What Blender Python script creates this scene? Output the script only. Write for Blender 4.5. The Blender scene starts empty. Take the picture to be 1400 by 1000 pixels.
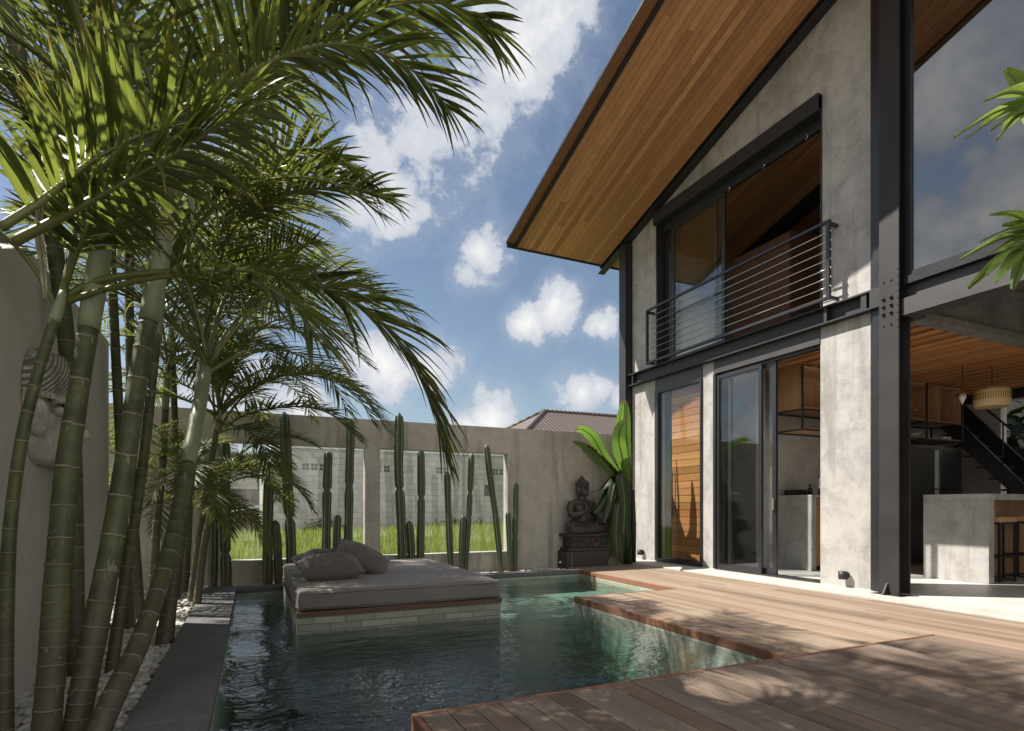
import bpy, bmesh, math, random
from mathutils import Vector, Matrix, Quaternion, noise as mnoise
import numpy as np

random.seed(11)
SC = bpy.context.scene
COL = SC.collection
R = math.radians

# ------------------------------------------------------------------ camera
FPX, HORIZ, CXP, VPX = 780.0, 693.0, 700.0, 345.0          # focal length / horizon / centre / vanishing point (1400x1000 frame)
YAW = math.atan((CXP - VPX) / FPX)
cam_data = bpy.data.cameras.new('camera')
cam_data.sensor_width = 36.0
cam_data.lens = 36.0 * FPX / 1400.0
cam_data.shift_y = (HORIZ - 500.0) / 1400.0
cam_data.clip_start = 0.05
cam_data.clip_end = 900.0
cam = bpy.data.objects.new('camera', cam_data)
COL.objects.link(cam)
cam.location = (0, 0, 1.0)
cam.rotation_euler = (R(90), 0, -YAW)
SC.camera = cam

# ------------------------------------------------------------------ light
SUN = Vector((-1.0, 0.65, 1.45)).normalized()
sd = bpy.data.lights.new('sun', 'SUN')
sd.energy = 5.0
sd.angle = R(0.55)
sd.color = (1.0, 0.94, 0.86)
sun = bpy.data.objects.new('sun', sd)
COL.objects.link(sun)
sun.rotation_euler = SUN.to_track_quat('Z', 'Y').to_euler()
sun.location = (-20, 13, 29)
SC.view_settings.view_transform = 'Standard'
SC.view_settings.look = 'None'
SC.view_settings.exposure = 0.9
SC.view_settings.gamma = 1.0
SC.render.engine = 'CYCLES'
cy = SC.cycles
cy.use_denoising = True
cy.max_bounces = 10
cy.diffuse_bounces = 7
cy.glossy_bounces = 4
cy.transmission_bounces = 6
cy.transparent_max_bounces = 24
cy.caustics_reflective = False
cy.caustics_refractive = False
cy.sample_clamp_indirect = 6.0
SKY_STRENGTH = 0.1

# ------------------------------------------------------------------ node helpers
def nd(nt, typ, props=None, **ins):
    n = nt.nodes.new(typ)
    for k, v in (props or {}).items():
        setattr(n, k, v)
    for k, v in ins.items():
        key = int(k[1:]) if (k[0] == 'i' and k[1:].isdigit()) else k.replace('_', ' ')
        s = n.inputs[key]
        if isinstance(v, bpy.types.NodeSocket):
            nt.links.new(v, s)
        else:
            s.default_value = v
    return n

def mixc(nt, fac, a, b, blend='MIX'):
    n = nt.nodes.new('ShaderNodeMix'); n.data_type = 'RGBA'; n.blend_type = blend
    for idx, v in ((0, fac), (6, a), (7, b)):
        if isinstance(v, bpy.types.NodeSocket):
            nt.links.new(v, n.inputs[idx])
        else:
            if idx and len(v) == 3: v = (*v, 1)
            n.inputs[idx].default_value = v
    return n.outputs[2]

def ma(nt, op, a, b=0.0, c=None, clamp=False):
    n = nt.nodes.new('ShaderNodeMath'); n.operation = op; n.use_clamp = clamp
    for i, v in enumerate((a, b, c)):
        if v is None: continue
        if isinstance(v, bpy.types.NodeSocket): nt.links.new(v, n.inputs[i])
        else: n.inputs[i].default_value = v
    return n.outputs[0]

def vma(nt, op, a, b=(0, 0, 0), out=0):
    n = nt.nodes.new('ShaderNodeVectorMath'); n.operation = op
    for i, v in enumerate((a, b)):
        if isinstance(v, bpy.types.NodeSocket): nt.links.new(v, n.inputs[i])
        elif isinstance(v, (int, float)): n.inputs['Scale'].default_value = v
        else: n.inputs[i].default_value = v
    return n.outputs[out]

def ramp(nt, fac, *stops):
    n = nt.nodes.new('ShaderNodeValToRGB')
    e = n.color_ramp.elements
    while len(e) < len(stops): e.new(0.5)
    for el, (p, c) in zip(e, stops):
        el.position = p
        el.color = (c, c, c, 1) if isinstance(c, (int, float)) else (*c, 1)
    nt.links.new(fac, n.inputs[0])
    return n.outputs[0]

def mrange(nt, v, a, b, c=0.0, d=1.0, smooth=True):
    n = nt.nodes.new('ShaderNodeMapRange')
    if smooth: n.interpolation_type = 'SMOOTHSTEP'
    nt.links.new(v, n.inputs[0])
    for i, x in zip((1, 2, 3, 4), (a, b, c, d)): n.inputs[i].default_value = x
    return n.outputs[0]

def noise(nt, vec, scale, detail=4, rough=0.55, dist=0.0, out='Fac'):
    n = nd(nt, 'ShaderNodeTexNoise', None, Scale=scale, Detail=detail, Roughness=rough, Distortion=dist)
    if vec is not None: nt.links.new(vec, n.inputs['Vector'])
    return n.outputs[out]

def new_mat(name):
    m = bpy.data.materials.new(name); m.use_nodes = True
    nt = m.node_tree
    nt.nodes.clear()
    out = nt.nodes.new('ShaderNodeOutputMaterial')
    return m, nt, out

def principled(nt, out, **k):
    b = nd(nt, 'ShaderNodeBsdfPrincipled', None, **k)
    nt.links.new(b.outputs[0], out.inputs[0])
    return b

def bump(nt, h, strength=0.3, dist=0.01):
    n = nd(nt, 'ShaderNodeBump', None, Strength=strength, Distance=dist)
    nt.links.new(h, n.inputs['Height'])
    return n.outputs[0]

def objco(nt):
    return nt.nodes.new('ShaderNodeTexCoord').outputs['Object']

def poco(nt):
    return nt.nodes.new('ShaderNodeNewGeometry').outputs['Position']

# ------------------------------------------------------------------ world: sky texture and drifting cumulus
def wdir(u, v):
    f = Vector((math.sin(YAW), math.cos(YAW), 0)); r = Vector((math.cos(YAW), -math.sin(YAW), 0))
    return (f + r * ((u - CXP) / FPX) + Vector((0, 0, (HORIZ - v) / FPX))).normalized()

def make_world():
    w = bpy.data.worlds.new('World'); SC.world = w; w.use_nodes = True
    nt = w.node_tree; nt.nodes.clear()
    out = nt.nodes.new('ShaderNodeOutputWorld')
    sky = nt.nodes.new('ShaderNodeTexSky'); sky.sky_type = 'NISHITA'; sky.sun_disc = False
    sky.sun_elevation = math.asin(SUN.z)
    sky.sun_rotation = math.atan2(SUN.x, SUN.y)
    sky.air_density = 1.15; sky.dust_density = 0.35; sky.ozone_density = 1.3
    d = nt.nodes.new('ShaderNodeTexCoord').outputs['Generated']
    dn = vma(nt, 'NORMALIZE', d)
    fb = noise(nt, dn, 6.5, 8, 0.6, 0.15)
    fine = noise(nt, dn, 24.0, 7, 0.66, 0.25)
    turb = ma(nt, 'ADD', ma(nt, 'MULTIPLY', ma(nt, 'SUBTRACT', fb, 0.5), 2.3), ma(nt, 'MULTIPLY', ma(nt, 'SUBTRACT', fine, 0.5), 1.75))
    # cumulus banks: direction on the sky, angular radius, weight
    banks = [(705, 60, .10, 1.0), (655, 150, .09, .6), (740, 30, .075, .95), (600, 190, .12, .5), (515, 262, .08, .8), (660, 350, .05, .9),
             (640, 372, .035, .7), (722, 442, .042, 1.05), (758, 426, .046, 1.1), (822, 448, .032, .9), (795, 535, .045, .8), (820, 530, .03, .75),
             (675, 580, .055, 1.0), (640, 592, .04, .9), (525, 500, .065, 1.0), (590, 505, .045, .85), (420, 560, .05, .9), (300, 500, .10, .6),
             (850, 545, .03, .6), (350, 250, .12, .4)]
    # banks over the neighbour's side of the sky, the ones the window panes mirror
    west = [(1268, 125, .085, .8), (1315, 95, .08, .75), (1290, 165, .05, .6), (1262, 300, .05, .9), (1300, 318, .06, 1.0), (1345, 300, .06, 1.0),
            (1390, 268, .06, 1.0), (1395, 340, .1, 1.0), (1330, 360, .09, 1.0), (1270, 360, .07, .9), (1330, 215, .03, .35),
            (1010, 515, .06, .7), (1035, 585, .06, .9), (1000, 600, .05, .8), (955, 455, .07, .9), (935, 480, .06, .9), (925, 560, .06, .7), (960, 540, .05, .6)]
    dens = None
    for (u, v, r, wt) in banks + [(-u, v, r, wt) for (u, v, r, wt) in west]:
        c = wdir(abs(u), v)
        if u < 0: c.x = -c.x
        dist = vma(nt, 'DISTANCE', dn, tuple(c), out=1)
        x = ma(nt, 'MULTIPLY', ma(nt, 'SUBTRACT', 1.0, ma(nt, 'DIVIDE', dist, r * 1.25)), wt)
        dens = x if dens is None else ma(nt, 'MAXIMUM', dens, x)
    dens = ma(nt, 'MAXIMUM', dens, -0.25)
    # the rest of the sky, broken cloud of its own (seen in the window panes)
    vx = nd(nt, 'ShaderNodeSeparateXYZ'); nt.links.new(dn, vx.inputs[0])
    back = mrange(nt, vx.outputs[0], 0.0, -0.55, 0.0, 1.0)
    big = noise(nt, dn, 3.0, 3, 0.5, 0.3)
    other = ma(nt, 'MULTIPLY', ma(nt, 'MULTIPLY', ma(nt, 'SUBTRACT', big, 0.56), 7.5), back)
    dens = ma(nt, 'MAXIMUM', dens, ma(nt, 'SUBTRACT', other, ma(nt, 'MULTIPLY', ma(nt, 'SUBTRACT', 1.0, back), 0.3)))
    # unseen cloud behind the viewpoint, added and brightened to fill the shade
    behind = mrange(nt, vx.outputs[1], 0.02, -0.35, 0.0, 1.0)
    fill_cloud = ma(nt, 'MULTIPLY', ma(nt, 'SUBTRACT', noise(nt, dn, 2.3, 3, 0.5, 0.3), 0.34), 5.0)
    dens = ma(nt, 'ADD', ma(nt, 'MULTIPLY', dens, ma(nt, 'SUBTRACT', 1.0, behind)), ma(nt, 'MULTIPLY', fill_cloud, behind))
    tot = ma(nt, 'ADD', dens, ma(nt, 'MULTIPLY', turb, 0.62))
    cover = mrange(nt, tot, 0.13, 0.43)
    veil = mrange(nt, tot, -0.25, 0.35, 0.0, 0.22)
    cover = ma(nt, 'MAXIMUM', cover, veil)
    shade = mrange(nt, tot, 0.3, 1.15)
    grey = mixc(nt, shade, (3.3, 3.5, 3.9), (5.3, 5.25, 5.1))
    hs = nd(nt, 'ShaderNodeHueSaturation', None, Saturation=0.92, Value=0.55)
    nt.links.new(sky.outputs[0], hs.inputs['Color'])
    grey = mixc(nt, behind, grey, (6.2, 6.2, 6.15))
    colr = mixc(nt, cover, hs.outputs[0], grey)
    bg = nd(nt, 'ShaderNodeBackground', None, Strength=SKY_STRENGTH)
    nt.links.new(colr, bg.inputs['Color'])
    nt.links.new(bg.outputs[0], out.inputs[0])
make_world()

# ------------------------------------------------------------------ pixels of the survey frame -> points in the place
def ray(u, v):
    f = Vector((math.sin(YAW), math.cos(YAW), 0)); r = Vector((math.cos(YAW), -math.sin(YAW), 0))
    return f + r * ((u - CXP) / FPX) + Vector((0, 0, (HORIZ - v) / FPX))
def at_y(u, v, Y):
    d = ray(u, v); return Vector((0, 0, 1)) + d * (Y / d.y)
def at_x(u, v, X):
    d = ray(u, v); return Vector((0, 0, 1)) + d * (X / d.x)
def at_d(u, v, D):
    return Vector((0, 0, 1)) + ray(u, v) * D

# ------------------------------------------------------------------ mesh helpers
class MB:
    def __init__(s): s.v = []; s.f = []; s.mi = []; s.sm = []; s.uv = []
    def add(s, vs, fs, mi=0, smooth=False, uvs=None):
        o = len(s.v); s.v.extend([tuple(p) for p in vs])
        for k, f in enumerate(fs):
            s.f.append([i + o for i in f]); s.mi.append(mi); s.sm.append(smooth)
            s.uv.append([uvs[i] for i in f] if uvs else None)
        return s
    def box(s, x0, x1, y0, y1, z0, z1, mi=0):
        vs = [(x0, y0, z0), (x1, y0, z0), (x1, y1, z0), (x0, y1, z0), (x0, y0, z1), (x1, y0, z1), (x1, y1, z1), (x0, y1, z1)]
        return s.add(vs, [(0, 3, 2, 1), (4, 5, 6, 7), (0, 1, 5, 4), (1, 2, 6, 5), (2, 3, 7, 6), (3, 0, 4, 7)], mi)
    def obox(s, c, size, rot=None, mi=0):
        m = rot if rot is not None else Matrix.Identity(3)
        hx, hy, hz = [a / 2 for a in size]; c = Vector(c)
        vs = [c + m @ Vector(p) for p in [(-hx, -hy, -hz), (hx, -hy, -hz), (hx, hy, -hz), (-hx, hy, -hz), (-hx, -hy, hz), (hx, -hy, hz), (hx, hy, hz), (-hx, hy, hz)]]
        return s.add(vs, [(0, 3, 2, 1), (4, 5, 6, 7), (0, 1, 5, 4), (1, 2, 6, 5), (2, 3, 7, 6), (3, 0, 4, 7)], mi)
    def bar(s, a, b, w, h, mi=0, up=(0, 0, 1)):
        a = Vector(a); b = Vector(b); d = (b - a); L = d.length; d.normalize()
        u = Vector(up); sx = d.cross(u)
        if sx.length < 1e-5: u = Vector((1, 0, 0)); sx = d.cross(u)
        sx.normalize(); u = sx.cross(d)
        m = Matrix((sx, d, u)).transposed()
        return s.obox((a + b) / 2, (w, L, h), m, mi)
    def tube(s, pts, rad, n=10, mi=0, smooth=True, caps=True, vscale=None):
        pts = [Vector(p) for p in pts]; N = len(pts)
        if isinstance(rad, (int, float)): rad = [rad] * N
        T = []
        for i in range(N):
            t = pts[min(i + 1, N - 1)] - pts[max(i - 1, 0)]
            T.append(t.normalized() if t.length > 1e-9 else Vector((0, 0, 1)))
        ref = Vector((1, 0, 0)) if abs(T[0].x) < 0.8 else Vector((0, 1, 0))
        a = (ref - T[0] * ref.dot(T[0])).normalized()
        vs = []; uvs = []
        for i in range(N):
            a = (a - T[i] * a.dot(T[i])).normalized(); b = T[i].cross(a)
            for k in range(n):
                th = 2 * math.pi * k / n
                vs.append(pts[i] + (a * math.cos(th) + b * math.sin(th)) * rad[i])
                uvs.append((k / n, vscale[i] if vscale else i / max(1, N - 1)))
        fs = []
        for i in range(N - 1):
            for k in range(n):
                fs.append((i * n + k, i * n + (k + 1) % n, (i + 1) * n + (k + 1) % n, (i + 1) * n + k))
        if caps:
            fs.append(tuple(range(n - 1, -1, -1))); fs.append(tuple((N - 1) * n + k for k in range(n)))
        return s.add(vs, fs, mi, smooth, uvs)
    def lathe(s, prof, c=(0, 0, 0), n=20, mi=0, smooth=True, flute=0, depth=0.0):
        c = Vector(c); vs = []; N = len(prof)
        for (r, z) in prof:
            for k in range(n):
                th = 2 * math.pi * k / n
                vs.append((c.x + r * math.cos(th), c.y + r * math.sin(th), c.z + z))
        fs = [(i * n + k, i * n + (k + 1) % n, (i + 1) * n + (k + 1) % n, (i + 1) * n + k) for i in range(N - 1) for k in range(n)]
        fs.append(tuple(range(n - 1, -1, -1))); fs.append(tuple((N - 1) * n + k for k in range(n)))
        return s.add(vs, fs, mi, smooth)
    def ell(s, c, r, n=14, m=9, rot=None, mi=0):
        c = Vector(c); mt = rot if rot is not None else Matrix.Identity(3); vs = []
        for i in range(m + 1):
            ph = math.pi * i / m
            for k in range(n):
                th = 2 * math.pi * k / n
                vs.append(c + mt @ Vector((r[0] * math.sin(ph) * math.cos(th), r[1] * math.sin(ph) * math.sin(th), r[2] * math.cos(ph))))
        fs = [(i * n + k, (i + 1) * n + k, (i + 1) * n + (k + 1) % n, i * n + (k + 1) % n) for i in range(m) for k in range(n)]
        return s.add(vs, fs, mi, True)
    def prism_x(s, poly, x0, x1, mi=0):
        """polygon in (y,z), extruded along x"""
        n = len(poly); vs = [(x0, y, z) for y, z in poly] + [(x1, y, z) for y, z in poly]
        fs = [tuple(range(n)), tuple(range(2 * n - 1, n - 1, -1))] + [(i, i + n, (i + 1) % n + n, (i + 1) % n) for i in range(n)]
        return s.add(vs, fs, mi)
    def prism_z(s, poly, z0, z1, mi=0):
        n = len(poly); vs = [(x, y, z0) for x, y in poly] + [(x, y, z1) for x, y in poly]
        fs = [tuple(range(n - 1, -1, -1)), tuple(range(n, 2 * n))] + [(i, (i + 1) % n, (i + 1) % n + n, i + n) for i in range(n)]
        return s.add(vs, fs, mi)
    def quad(s, a, b, c, d, mi=0):
        return s.add([a, b, c, d], [(0, 1, 2, 3)], mi)

def origin_of(o):
    p = Vector((0, 0, 0))
    while o is not None:
        p += o.location; o = o.parent
    return p

def build(name, mb, mat, parent=None, bevel=0.0, loc=None, local=False, fix=False):
    """link an MB as ONE mesh object; mb in world coordinates unless local"""
    me = bpy.data.meshes.new(name)
    off = origin_of(parent) if parent else Vector((0, 0, 0))
    if loc is not None: off = off * 0 + Vector(loc)
    vs = mb.v if local else [(p[0] - off.x, p[1] - off.y, p[2] - off.z) for p in mb.v]
    me.from_pydata([tuple(p) for p in vs], [], mb.f)
    me.polygons.foreach_set('use_smooth', mb.sm)
    me.polygons.foreach_set('material_index', mb.mi)
    if any(u is not None for u in mb.uv):
        lay = me.uv_layers.new(name='UVMap')
        flat = []
        for f, u in zip(mb.f, mb.uv):
            for i in range(len(f)):
                flat.extend(u[i] if u else (0, 0))
        lay.data.foreach_set('uv', flat)
    for m in (mat if isinstance(mat, (list, tuple)) else [mat]): me.materials.append(m)
    if fix:
        bm = bmesh.new(); bm.from_mesh(me); bmesh.ops.recalc_face_normals(bm, faces=bm.faces); bm.to_mesh(me); bm.free()
    me.update()
    o = bpy.data.objects.new(name, me); COL.objects.link(o)
    if parent is not None:
        o.parent = parent
        if loc is not None: o.location = Vector(loc) - origin_of(parent)
    elif loc is not None:
        o.location = loc
    if bevel:
        b = o.modifiers.new('bevel', 'BEVEL'); b.width = bevel; b.segments = 2; b.limit_method = 'ANGLE'; b.angle_limit = R(40)
    return o

def thing(name, label, cat, loc=(0, 0, 0), group=None):
    o = bpy.data.objects.new(name, None); COL.objects.link(o)
    o.location = loc; o.empty_display_size = 0.1
    o['label'] = label; o['category'] = cat
    if group: o['group'] = group
    return o

def tag(o, label, cat, group=None):
    o['label'] = label; o['category'] = cat
    if group: o['group'] = group
    return o

def struct(name, mb, mat, kind='structure', **k):
    o = build(name, mb, mat, **k); o['kind'] = kind
    return o

# ------------------------------------------------------------------ materials
def mat_concrete(name, dark, light, stain=(0.2, 0.17, 0.13), stain_amt=0.35, scale=1.0, rough=0.62, streak=0.5, bumpy=0.12):
    m, nt, out = new_mat(name)
    p = poco(nt)
    a = noise(nt, p, 0.9 * scale, 6, 0.62, 0.35)
    b = noise(nt, p, 4.5 * scale, 6, 0.65, 0.6)
    st = noise(nt, vma(nt, 'MULTIPLY', p, (5.0, 5.0, 0.55)), 1.0 * scale, 5, 0.6, 0.4)
    c = noise(nt, p, 38 * scale, 3, 0.6)
    f = ma(nt, 'ADD', ma(nt, 'MULTIPLY', a, 0.5), ma(nt, 'MULTIPLY', b, 0.5))
    col = mixc(nt, mrange(nt, f, 0.34, 0.62), dark, light)
    col = mixc(nt, ma(nt, 'MULTIPLY', mrange(nt, st, 0.5, 0.72), stain_amt * streak * 2), col, stain)
    col = mixc(nt, ma(nt, 'MULTIPLY', mrange(nt, b, 0.58, 0.8), stain_amt), col, stain)
    col = mixc(nt, ma(nt, 'MULTIPLY', mrange(nt, c, 0.35, 0.75), 0.14), col, (0.6, 0.58, 0.54))
    # trowel hairlines and small pits
    v = nd(nt, 'ShaderNodeTexVoronoi', {'feature': 'F1'}, Scale=26.0 * scale, Vector=p)
    pit = mrange(nt, v.outputs['Distance'], 0.05, 0.11, 1.0, 0.0)
    pm = ma(nt, 'MULTIPLY', pit, mrange(nt, noise(nt, p, 3.1, 2), 0.55, 0.65))
    col = mixc(nt, ma(nt, 'MULTIPLY', pm, 0.35), col, (dark[0] * .5, dark[1] * .5, dark[2] * .5))
    h = ma(nt, 'ADD', ma(nt, 'MULTIPLY', b, 0.6), ma(nt, 'MULTIPLY', c, 0.35))
    principled(nt, out, Base_Color=col, Roughness=ma(nt, 'ADD', rough - 0.1, ma(nt, 'MULTIPLY', a, 0.25)), Normal=bump(nt, h, bumpy, 0.02))
    return m

def mat_wood(name, cols, axis='Y', gscale=1.0, rough=0.55, weather=0.0, wcol=(0.3, 0.27, 0.24), bstr=0.12, spec=0.35, vary=0.5):
    """per-board colour; grain drawn out along axis"""
    m, nt, out = new_mat(name)
    p = objco(nt)
    rnd = nt.nodes.new('ShaderNodeNewGeometry').outputs['Random Per Island']
    sc = {'X': (1.6, 34, 34), 'Y': (34, 1.6, 34), 'Z': (34, 34, 1.6)}[axis]
    q = vma(nt, 'MULTIPLY', p, tuple(x * gscale for x in sc))
    comb = nt.nodes.new('ShaderNodeCombineXYZ')
    for i, k in enumerate((37.0, 91.0, 53.0)):
        nt.links.new(ma(nt, 'MULTIPLY', rnd, k), comb.inputs[i])
    q = vma(nt, 'ADD', q, comb.outputs[0])
    g = noise(nt, q, 0.9, 6, 0.65, 0.9)
    g2 = noise(nt, q, 3.2, 3, 0.6, 0.2)
    r2 = ma(nt, 'FRACT', ma(nt, 'MULTIPLY', rnd, 17.31))
    base = mixc(nt, r2, cols[0], cols[1])
    base = mixc(nt, ma(nt, 'MULTIPLY', mrange(nt, rnd, 0.55, 1.0, 0, 1, False), 0.85), base, cols[2])
    col = mixc(nt, mrange(nt, g, 0.33, 0.68), tuple(0.58 * x for x in cols[0]), base)
    col = mixc(nt, 0.5, col, base)
    r3 = ma(nt, 'FRACT', ma(nt, 'MULTIPLY', rnd, 41.7))
    col = mixc(nt, 1.0, col, mixc(nt, r3, (1 - vary * .6,) * 3, (1 + vary * .45,) * 3), 'MULTIPLY')
    col = mixc(nt, ma(nt, 'MULTIPLY', mrange(nt, g2, 0.5, 0.75), 0.3), col, tuple(0.45 * x for x in cols[0]))
    if weather:
        wn = noise(nt, vma(nt, 'MULTIPLY', p, tuple(x * 0.16 * gscale for x in sc)), 1.0, 5, 0.65, 0.3)
        col = mixc(nt, ma(nt, 'MULTIPLY', mrange(nt, wn, 0.32, 0.7), weather), col, wcol)
    b = principled(nt, out, Base_Color=col, Roughness=ma(nt, 'ADD', rough, ma(nt, 'MULTIPLY', g2, 0.15)), Normal=bump(nt, g, bstr, 0.01))
    b.inputs['Specular IOR Level'].default_value = spec
    return m

def mat_plain(name, col, rough=0.5, metal=0.0, var=0.25, scale=6.0, bstr=0.05, spec=0.5):
    m, nt, out = new_mat(name)
    p = poco(nt)
    n = noise(nt, p, scale, 5, 0.6, 0.2)
    c = mixc(nt, n, tuple(x * (1 - var) for x in col), tuple(min(1, x * (1 + var)) for x in col))
    b = principled(nt, out, Base_Color=c, Roughness=ma(nt, 'ADD', rough - 0.08, ma(nt, 'MULTIPLY', n, 0.16)), Metallic=metal,
                   Normal=bump(nt, noise(nt, p, scale * 14, 3), bstr, 0.005))
    b.inputs['Specular IOR Level'].default_value = spec
    return m

def mat_glass(name, tint=(0.92, 0.95, 0.94), refl=1.55, wavy=0.0):
    m, nt, out = new_mat(name)
    f0 = ((refl - 1) / (refl + 1)) ** 2
    fc = nd(nt, 'ShaderNodeLayerWeight', None, Blend=0.5).outputs['Facing']
    fr = ma(nt, 'ADD', f0, ma(nt, 'MULTIPLY', ma(nt, 'POWER', fc, 5.0), 1 - f0))
    tr = nd(nt, 'ShaderNodeBsdfTransparent', None, Color=(*tint, 1))
    gl = nd(nt, 'ShaderNodeBsdfGlossy', None, Color=(0.95, 0.97, 1, 1), Roughness=0.0)
    if wavy:
        nt.links.new(bump(nt, noise(nt, poco(nt), 1.3, 2), wavy, 0.05), gl.inputs['Normal'])
    mx = nt.nodes.new('ShaderNodeMixShader')
    nt.links.new(fr if not hasattr(fr, 'outputs') else fr.outputs[0], mx.inputs[0]); nt.links.new(tr.outputs[0], mx.inputs[1]); nt.links.new(gl.outputs[0], mx.inputs[2])
    nt.links.new(mx.outputs[0], out.inputs[0])
    return m

def mat_leaf(name, c1, c2, trans, tip=(0.22, 0.15, 0.05), tmix=0.5, rough=0.38, tipat=0.93, yellow=(0.3, 0.26, 0.03), spec=0.5):
    m, nt, out = new_mat(name)
    geo = nt.nodes.new('ShaderNodeNewGeometry')
    rnd = ma(nt, 'FRACT', ma(nt, 'ADD', geo.outputs['Random Per Island'], nt.nodes.new('ShaderNodeObjectInfo').outputs['Random']))
    uv = nd(nt, 'ShaderNodeUVMap').outputs[0]
    sx = nt.nodes.new('ShaderNodeSeparateXYZ'); nt.links.new(uv, sx.inputs[0])
    oi = nt.nodes.new('ShaderNodeObjectInfo').outputs['Random']
    n = noise(nt, poco(nt), 5.0, 3)
    col = mixc(nt, rnd, c1, c2)
    col = mixc(nt, ma(nt, 'MULTIPLY', mrange(nt, n, 0.45, 0.75), 0.4), col, tuple(x * 1.6 for x in c2))
    col = mixc(nt, ma(nt, 'MULTIPLY', oi, 0.3), col, tuple(x * 0.7 for x in c1))
    yl = mrange(nt, ma(nt, 'FRACT', ma(nt, 'MULTIPLY', rnd, 23.7)), 0.88, 1.0)
    yl = ma(nt, 'MULTIPLY', yl, mrange(nt, sx.outputs[1], 0.35, 0.9))
    tipf = mrange(nt, ma(nt, 'ADD', sx.outputs[1], ma(nt, 'MULTIPLY', ma(nt, 'FRACT', ma(nt, 'MULTIPLY', rnd, 7.3)), 0.09)), tipat, 1.02)
    col = mixc(nt, yl, col, yellow)
    tr = mixc(nt, rnd, trans, tuple(x * 0.62 for x in trans))
    tr = mixc(nt, yl, tr, yellow)
    col = mixc(nt, tipf, col, tip); tr = mixc(nt, tipf, tr, tip)
    # fine ribs along the blade
    rib = nd(nt, 'ShaderNodeTexWave', {'wave_type': 'BANDS', 'bands_direction': 'X'}, Scale=3.0, Distortion=0.0)
    nt.links.new(uv, rib.inputs['Vector'])
    b = nd(nt, 'ShaderNodeBsdfPrincipled', None, Base_Color=col, Roughness=rough, Normal=bump(nt, rib.outputs['Fac'], 0.15, 0.004))
    b.inputs['Specular IOR Level'].default_value = spec
    t = nd(nt, 'ShaderNodeBsdfTranslucent', None, Color=tr)
    mx = nd(nt, 'ShaderNodeMixShader', None, i0=tmix)
    nt.links.new(b.outputs[0], mx.inputs[1]); nt.links.new(t.outputs[0], mx.inputs[2]); nt.links.new(mx.outputs[0], out.inputs[0])
    return m

def mat_brick(name, c1, c2, mortar, sx, w, h, msize=0.02, rough=0.8, bstr=0.4, axis='XZ', stain=0.4, staincol=(0.1, 0.1, 0.09), warp=0.0, dark_below=None):
    m, nt, out = new_mat(name)
    p = poco(nt)
    s = nt.nodes.new('ShaderNodeSeparateXYZ'); nt.links.new(p, s.inputs[0])
    cb = nt.nodes.new('ShaderNodeCombineXYZ')
    if axis == 'XZ':
        u = ma(nt, 'ADD', s.outputs[0], s.outputs[1]); v = s.outputs[2]
    else:
        u = s.outputs[0]; v = s.outputs[1]
    if warp:
        v = ma(nt, 'ADD', v, ma(nt, 'MULTIPLY', ma(nt, 'SUBTRACT', noise(nt, p, 4.0, 3), 0.5), warp))
        u = ma(nt, 'ADD', u, ma(nt, 'MULTIPLY', ma(nt, 'SUBTRACT', noise(nt, p, 7.0, 2), 0.5), warp * 2))
    nt.links.new(u, cb.inputs[0]); nt.links.new(v, cb.inputs[1])
    br = nd(nt, 'ShaderNodeTexBrick', None, Vector=cb.outputs[0], Color1=(*c1, 1), Color2=(*c2, 1), Mortar=(*mortar, 1), Scale=sx, Mortar_Size=msize, Brick_Width=w, Row_Height=h, Bias=0.0, Mortar_Smooth=0.2)
    n = noise(nt, p, 2.0, 6, 0.65, 0.4); n2 = noise(nt, p, 17.0, 4, 0.6)
    col = mixc(nt, ma(nt, 'MULTIPLY', mrange(nt, n, 0.4, 0.72), stain), br.outputs['Color'], staincol)
    run = noise(nt, vma(nt, 'MULTIPLY', p, (1.3, 1.3, 0.16)), 1.0, 5, 0.65, 0.3)
    col = mixc(nt, ma(nt, 'MULTIPLY', mrange(nt, run, 0.46, 0.68), stain), col, staincol)
    col = mixc(nt, ma(nt, 'MULTIPLY', n2, 0.25), col, tuple(x * 1.5 for x in c1))
    if dark_below is not None:         # stone coloured darker below the water level
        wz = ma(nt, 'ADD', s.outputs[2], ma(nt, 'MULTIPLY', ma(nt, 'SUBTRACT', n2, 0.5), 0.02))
        col = mixc(nt, mrange(nt, wz, dark_below - 0.02, dark_below + 0.008, 0.85, 0.0), col, (0.035, 0.05, 0.045))
    hh = ma(nt, 'SUBTRACT', ma(nt, 'MULTIPLY', n2, 0.4), br.outputs['Fac'])
    principled(nt, out, Base_Color=col, Roughness=rough, Normal=bump(nt, hh, bstr, 0.01))
    return m

M = {}
M['concrete'] = mat_concrete('polished_concrete', (0.245, 0.236, 0.224), (0.42, 0.404, 0.38), (0.20, 0.188, 0.168), 0.5, 1.0, 0.6, 0.7)
M['plinth'] = mat_concrete('plinth_render', (0.4, 0.375, 0.335), (0.52, 0.49, 0.445), (0.32, 0.27, 0.21), 0.4)
M['wall'] = mat_concrete('garden_wall_cement', (0.33, 0.30, 0.257), (0.48, 0.437, 0.38), (0.19, 0.16, 0.125), 0.5, 0.9, 0.75, 0.75)
M['palewall'] = mat_concrete('pale_gable_cement', (0.58, 0.56, 0.525), (0.68, 0.66, 0.62), (0.54, 0.5, 0.44), 0.3, 0.9, 0.75, 0.6)
M['coping'] = mat_concrete('charcoal_coping', (0.07, 0.07, 0.074), (0.12, 0.12, 0.123), (0.13, 0.13, 0.13), 0.35, 2.2, 0.6, 0.3)
M['floor'] = mat_concrete('terrazzo_floor', (0.48, 0.46, 0.43), (0.57, 0.55, 0.515), (0.4, 0.38, 0.345), 0.3, 0.8, 0.4, 0.3, 0.03)
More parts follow.
